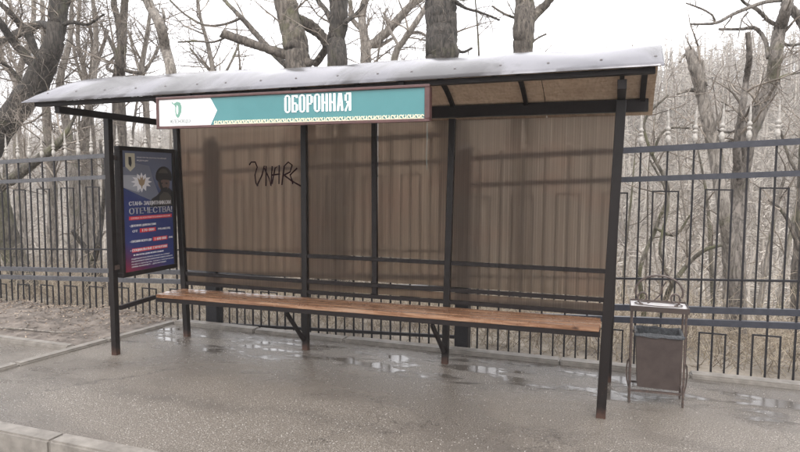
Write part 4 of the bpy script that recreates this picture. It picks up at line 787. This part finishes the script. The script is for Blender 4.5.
 {'name': 'bare_tree', 'label': 'very thin bent tree between the bin and the snapped trunk', 'mat': 'bark_moss', 'trunk': [(4.645, 2.912, -0.719, 0.0275), (4.592, 2.863, -0.129, 0.0272), (4.688, 2.983, 0.185, 0.0275), (4.768, 2.849, 0.489, 0.0267), (4.938, 2.902, 0.739, 0.0213), (5.072, 2.863, 0.878, 0.021), (5.231, 2.88, 0.936, 0.0156)], 'limbs': [[(4.773, 2.912, 0.48, 0.0162), (4.637, 2.863, 0.859, 0.0161), (4.705, 2.983, 1.393, 0.0135), (4.504, 2.849, 1.82, 0.0107)]], 'seed': 29, 'dens': 3, 'tmin': 0.2, 'sp': 0.5},
 {'name': 'bare_tree', 'label': 'slender crooked tree just right of the shelter front post', 'mat': 'bark_moss', 'trunk': [(4.509, 3.309, -0.869, 0.0293), (4.521, 3.249, 0.001, 0.0288), (4.456, 3.187, 0.587, 0.0227), (4.606, 3.337, 1.037, 0.0229), (4.719, 3.23, 1.498, 0.0224), (4.518, 3.242, 1.945, 0.0169), (4.456, 3.275, 2.284, 0.0141), (4.688, 3.334, 2.56, 0.0112)], 'limbs': [[(4.604, 3.309, 1.062, 0.0171), (4.811, 3.249, 0.994, 0.0168), (4.948, 3.187, 1.226, 0.011)], [(4.538, 3.183, 1.886, 0.0167), (4.663, 3.207, 2.162, 0.0139), (4.921, 3.274, 2.183, 0.0111)]], 'seed': 30, 'dens': 3.5, 'tmin': 0.5, 'sp': 0.55, 'ldens': 4},
 {'name': 'bare_tree', 'label': 'leaning grey trunk at the right edge beyond the spear tips', 'mat': 'bark', 'trunk': [(6.515, 4.883, -1.144, 0.0915), (6.441, 4.907, 0.064, 0.0845), (6.452, 4.974, 1.103, 0.0778), (6.464, 5.044, 2.136, 0.0647), (6.48, 4.913, 3.128, 0.0504)], 'limbs': [[(6.426, 4.883, 0.72, 0.0322), (6.243, 4.907, 1.166, 0.0259), (6.055, 4.974, 1.355, 0.0197)], [(6.419, 4.899, 1.62, 0.0256), (6.271, 4.931, 1.876, 0.0194), (6.146, 4.953, 2.264, 0.0162)]], 'seed': 31, 'dens': 2, 'tmin': 1, 'sp': 0.7}]
for a in TREES: make_tree(a['name'], a['label'], M[a['mat']], a['trunk'], a['limbs'], a['seed'], a['dens'], a['tmin'], sp=a.get('sp', 1.0), ldens=a.get('ldens'), lv=a.get('lv', 3))
# slender bare saplings scattered between the named trees
R = random.Random(31)
spots = [(-10.4, 6.9, 4.92, 0.038, 0.05), (-8.17, 5.52, 6.09, 0.028, -0.1), (-16.11, 12.97, 6.09, 0.034, 0.05), (-7.36, 6.2, 6.17, 0.036, 0.09), (-11.45, 10.37, 5.9, 0.038, -0.07), (-5.04, 5.25, 5.18, 0.042, 0.14), (-9.48, 10.71, 4.99, 0.044, -0.02), (-10.19, 12.48, 4.24, 0.024, -0.1), (-9.77, 12.72, 5.57, 0.029, 0.0), (-5.0, 7.81, 5.46, 0.047, 0.07), (-7.02, 11.85, 5.68, 0.025, 0.13), (-6.71, 12.24, 5.78, 0.026, 0.12), (-3.06, 7.28, 6.13, 0.05, -0.15), (-3.06, 8.28, 4.73, 0.043, 0.13), (-0.3, 5.36, 4.83, 0.046, 0.17), (-3.36, 12.99, 4.19, 0.038, -0.17), (-0.87, 9.88, 4.11, 0.046, -0.07), (-0.92, 12.17, 5.15, 0.036, 0.05), (0.56, 9.47, 6.35, 0.035, -0.02), (1.57, 6.9, 6.44, 0.036, 0.02), (1.85, 9.64, 5.54, 0.039, -0.16), (2.69, 8.73, 4.88, 0.041, 0.09), (4.09, 10.41, 3.28, 0.034, 0.03), (4.32, 7.56, 3.39, 0.031, 0.03), (4.69, 7.4, 4.27, 0.021, 0.02), (5.29, 10.88, 3.22, 0.044, -0.09), (5.33, 6.5, 4.13, 0.023, -0.06), (5.9, 7.67, 3.63, 0.046, -0.12), (6.21, 7.69, 4.48, 0.034, -0.1), (6.17, 5.97, 3.16, 0.044, 0.12), (6.52, 6.47, 4.33, 0.039, 0.11)]
for i, (x, y, h, rr, lean) in enumerate(spots):
    zb = terrain(x, y)
    tr = [(x, y, zb-.2, rr), (x+lean*h*.3, y+R.uniform(-.1,.1), zb+h*.33, rr*.85), (x+lean*h*.6+R.uniform(-.1,.1), y, zb+h*.66, rr*.6), (x+lean*h+R.uniform(-.15,.15), y+R.uniform(-.2,.2), zb+h, rr*.2)]
    make_tree('sapling', 'slender bare sapling in the thicket behind the iron fence', M[['bark','bark_pale','bark_pale','bark_moss'][i % 4]], tr, [], 100+i, 2.2, zb+h*.22, 'bare saplings in the thicket behind the fence', 6, 3 if y < 7 else 2, .9)
# ------------------------------------------------------------------ thicket and far wood
rg = np.random.default_rng(5)
def brush(n, xr, yf, hr, rad, segn=3, flat_=.8, zoff=0.):
    P0=[];P1=[];R0=[];R1=[]
    x = rg.uniform(*xr, n); y = yf(n); h = rg.uniform(*hr, n)*rg.uniform(.5, 1, n)
    p = np.stack([x, y, np.array([terrain(a, b) for a, b in zip(x, y)])+zoff-.03], 1)
    d = np.stack([rg.normal(0, flat_, n), rg.normal(0, flat_, n), np.abs(rg.normal(.7, .4, n))+.15], 1); d /= np.linalg.norm(d, axis=1, keepdims=True)
    r = rad*rg.uniform(.6, 1.4, n)*(1+.06*np.maximum(y-3, 0))
    for s in range(segn):
        q = p+d*(h/segn)[:, None]; r_n = r*.72
        P0.append(p); P1.append(q); R0.append(r); R1.append(r_n)
        p = q; r = r_n; d = d+rg.normal(0, .42, (n, 3)); d[:, 2] -= .14; d /= np.linalg.norm(d, axis=1, keepdims=True)
    return [np.concatenate(a) for a in (P0, P1, R0, R1)]
def clip_(b): k = (b[1][:, 1] > 1.52) & (b[0][:, 1] > 1.5); return [q[k] for q in b]
def cat_(*b): return [np.concatenate(c) for c in zip(*b)]
b1 = brush(10500, (-13, 11), lambda n: 1.55+np.abs(rg.normal(0, 2.2, n)), (.25, 1.1), .0030)
b2 = brush(10500, (-19, 14), lambda n: rg.uniform(2.5, 13, n), (.4, 1.5), .0042, 4, .9)
b3 = brush(1500, (-6, 9), lambda n: rg.uniform(1.6, 5, n), (.8, 2.2), .0046, 5, .6)
tag(mass('thicket_undergrowth', *clip_(cat_(b1, b2, b3)), M['brush']), 'tangle of dry grass and bare brushwood behind the fence', 'undergrowth', kind='stuff')
b4 = brush(26000, (-75, 60), lambda n: 12+68*rg.uniform(0, 1, n)**.8, (.8, 2.6), .015, 3, 1.0)
tag(mass('hillside_brush', *b4, M['farwood']), 'grey brown bare brush covering the far hillside', 'brush', kind='stuff')
# far bare trees
n = 3600; y = 13+75*rg.uniform(0, 1, n)**.85; x = rg.uniform(-1.25, .55, n)*(y+8)+4; h = rg.uniform(3.2, 6.5, n)*np.clip(.6+y/80, .6, 1.2)
base = np.stack([x, y, np.array([terrain(a, b) for a, b in zip(x, y)])-.2], 1)
A0=[];A1=[];B0=[];B1=[]
tip = base+np.stack([rg.normal(0, .35, n), rg.normal(0, .35, n), h], 1); mid = base*.5+tip*.5+rg.normal(0, .16, (n, 3))
rt = .030+.012*rg.uniform(0, 1, n)+.0006*y
A0 += [base, mid]; A1 += [mid, tip]; B0 += [rt*1.5, rt]; B1 += [rt, rt*.3]
for k in range(15):
    f = rg.uniform(.25, .98, n)[:, None]; s = base*(1-f)+tip*f; L = (h*(1.12-f[:, 0])*rg.uniform(.2, .55, n))[:, None]
    d = np.stack([rg.normal(0, 1, n), rg.normal(0, 1, n), rg.uniform(.0, .9, n)], 1); d /= np.linalg.norm(d, axis=1, keepdims=True); e = s+d*L
    A0.append(s); A1.append(e); B0.append(rt*.55); B1.append(rt*.22)
    for q in range(2):
        g = rg.uniform(.3, .95, n)[:, None]; s2 = s*(1-g)+e*g; d2 = d+rg.normal(0, .55, (n, 3)); d2 /= np.linalg.norm(d2, axis=1, keepdims=True)
        A0.append(s2); A1.append(s2+d2*L*.5); B0.append(rt*.33); B1.append(rt*.16)
tag(mass('far_wood', np.concatenate(A0), np.concatenate(A1), np.concatenate(B0), np.concatenate(B1), M['farwood']), 'far wood of bare grey trees covering the hillside', 'wood', kind='stuff')
hz_ = MB().box(-300, 300, -250, 395, -9, 40)
hm = bpy.data.materials.new('haze'); hm.use_nodes = True; ht = hm.node_tree; ht.nodes.clear()
ho = ht.nodes.new('ShaderNodeOutputMaterial'); hv = ht.nodes.new('ShaderNodeVolumePrincipled')
hv.inputs['Color'].default_value = (.95,.93,.91,1); hv.inputs['Density'].default_value = .0026; hv.inputs['Anisotropy'].default_value = .2
ht.links.new(hv.outputs[0], ho.inputs['Volume'])
tag(hz_.build('haze', hm), 'thin pale winter haze in the air', 'haze', kind='stuff')

S.render.engine = 'CYCLES'
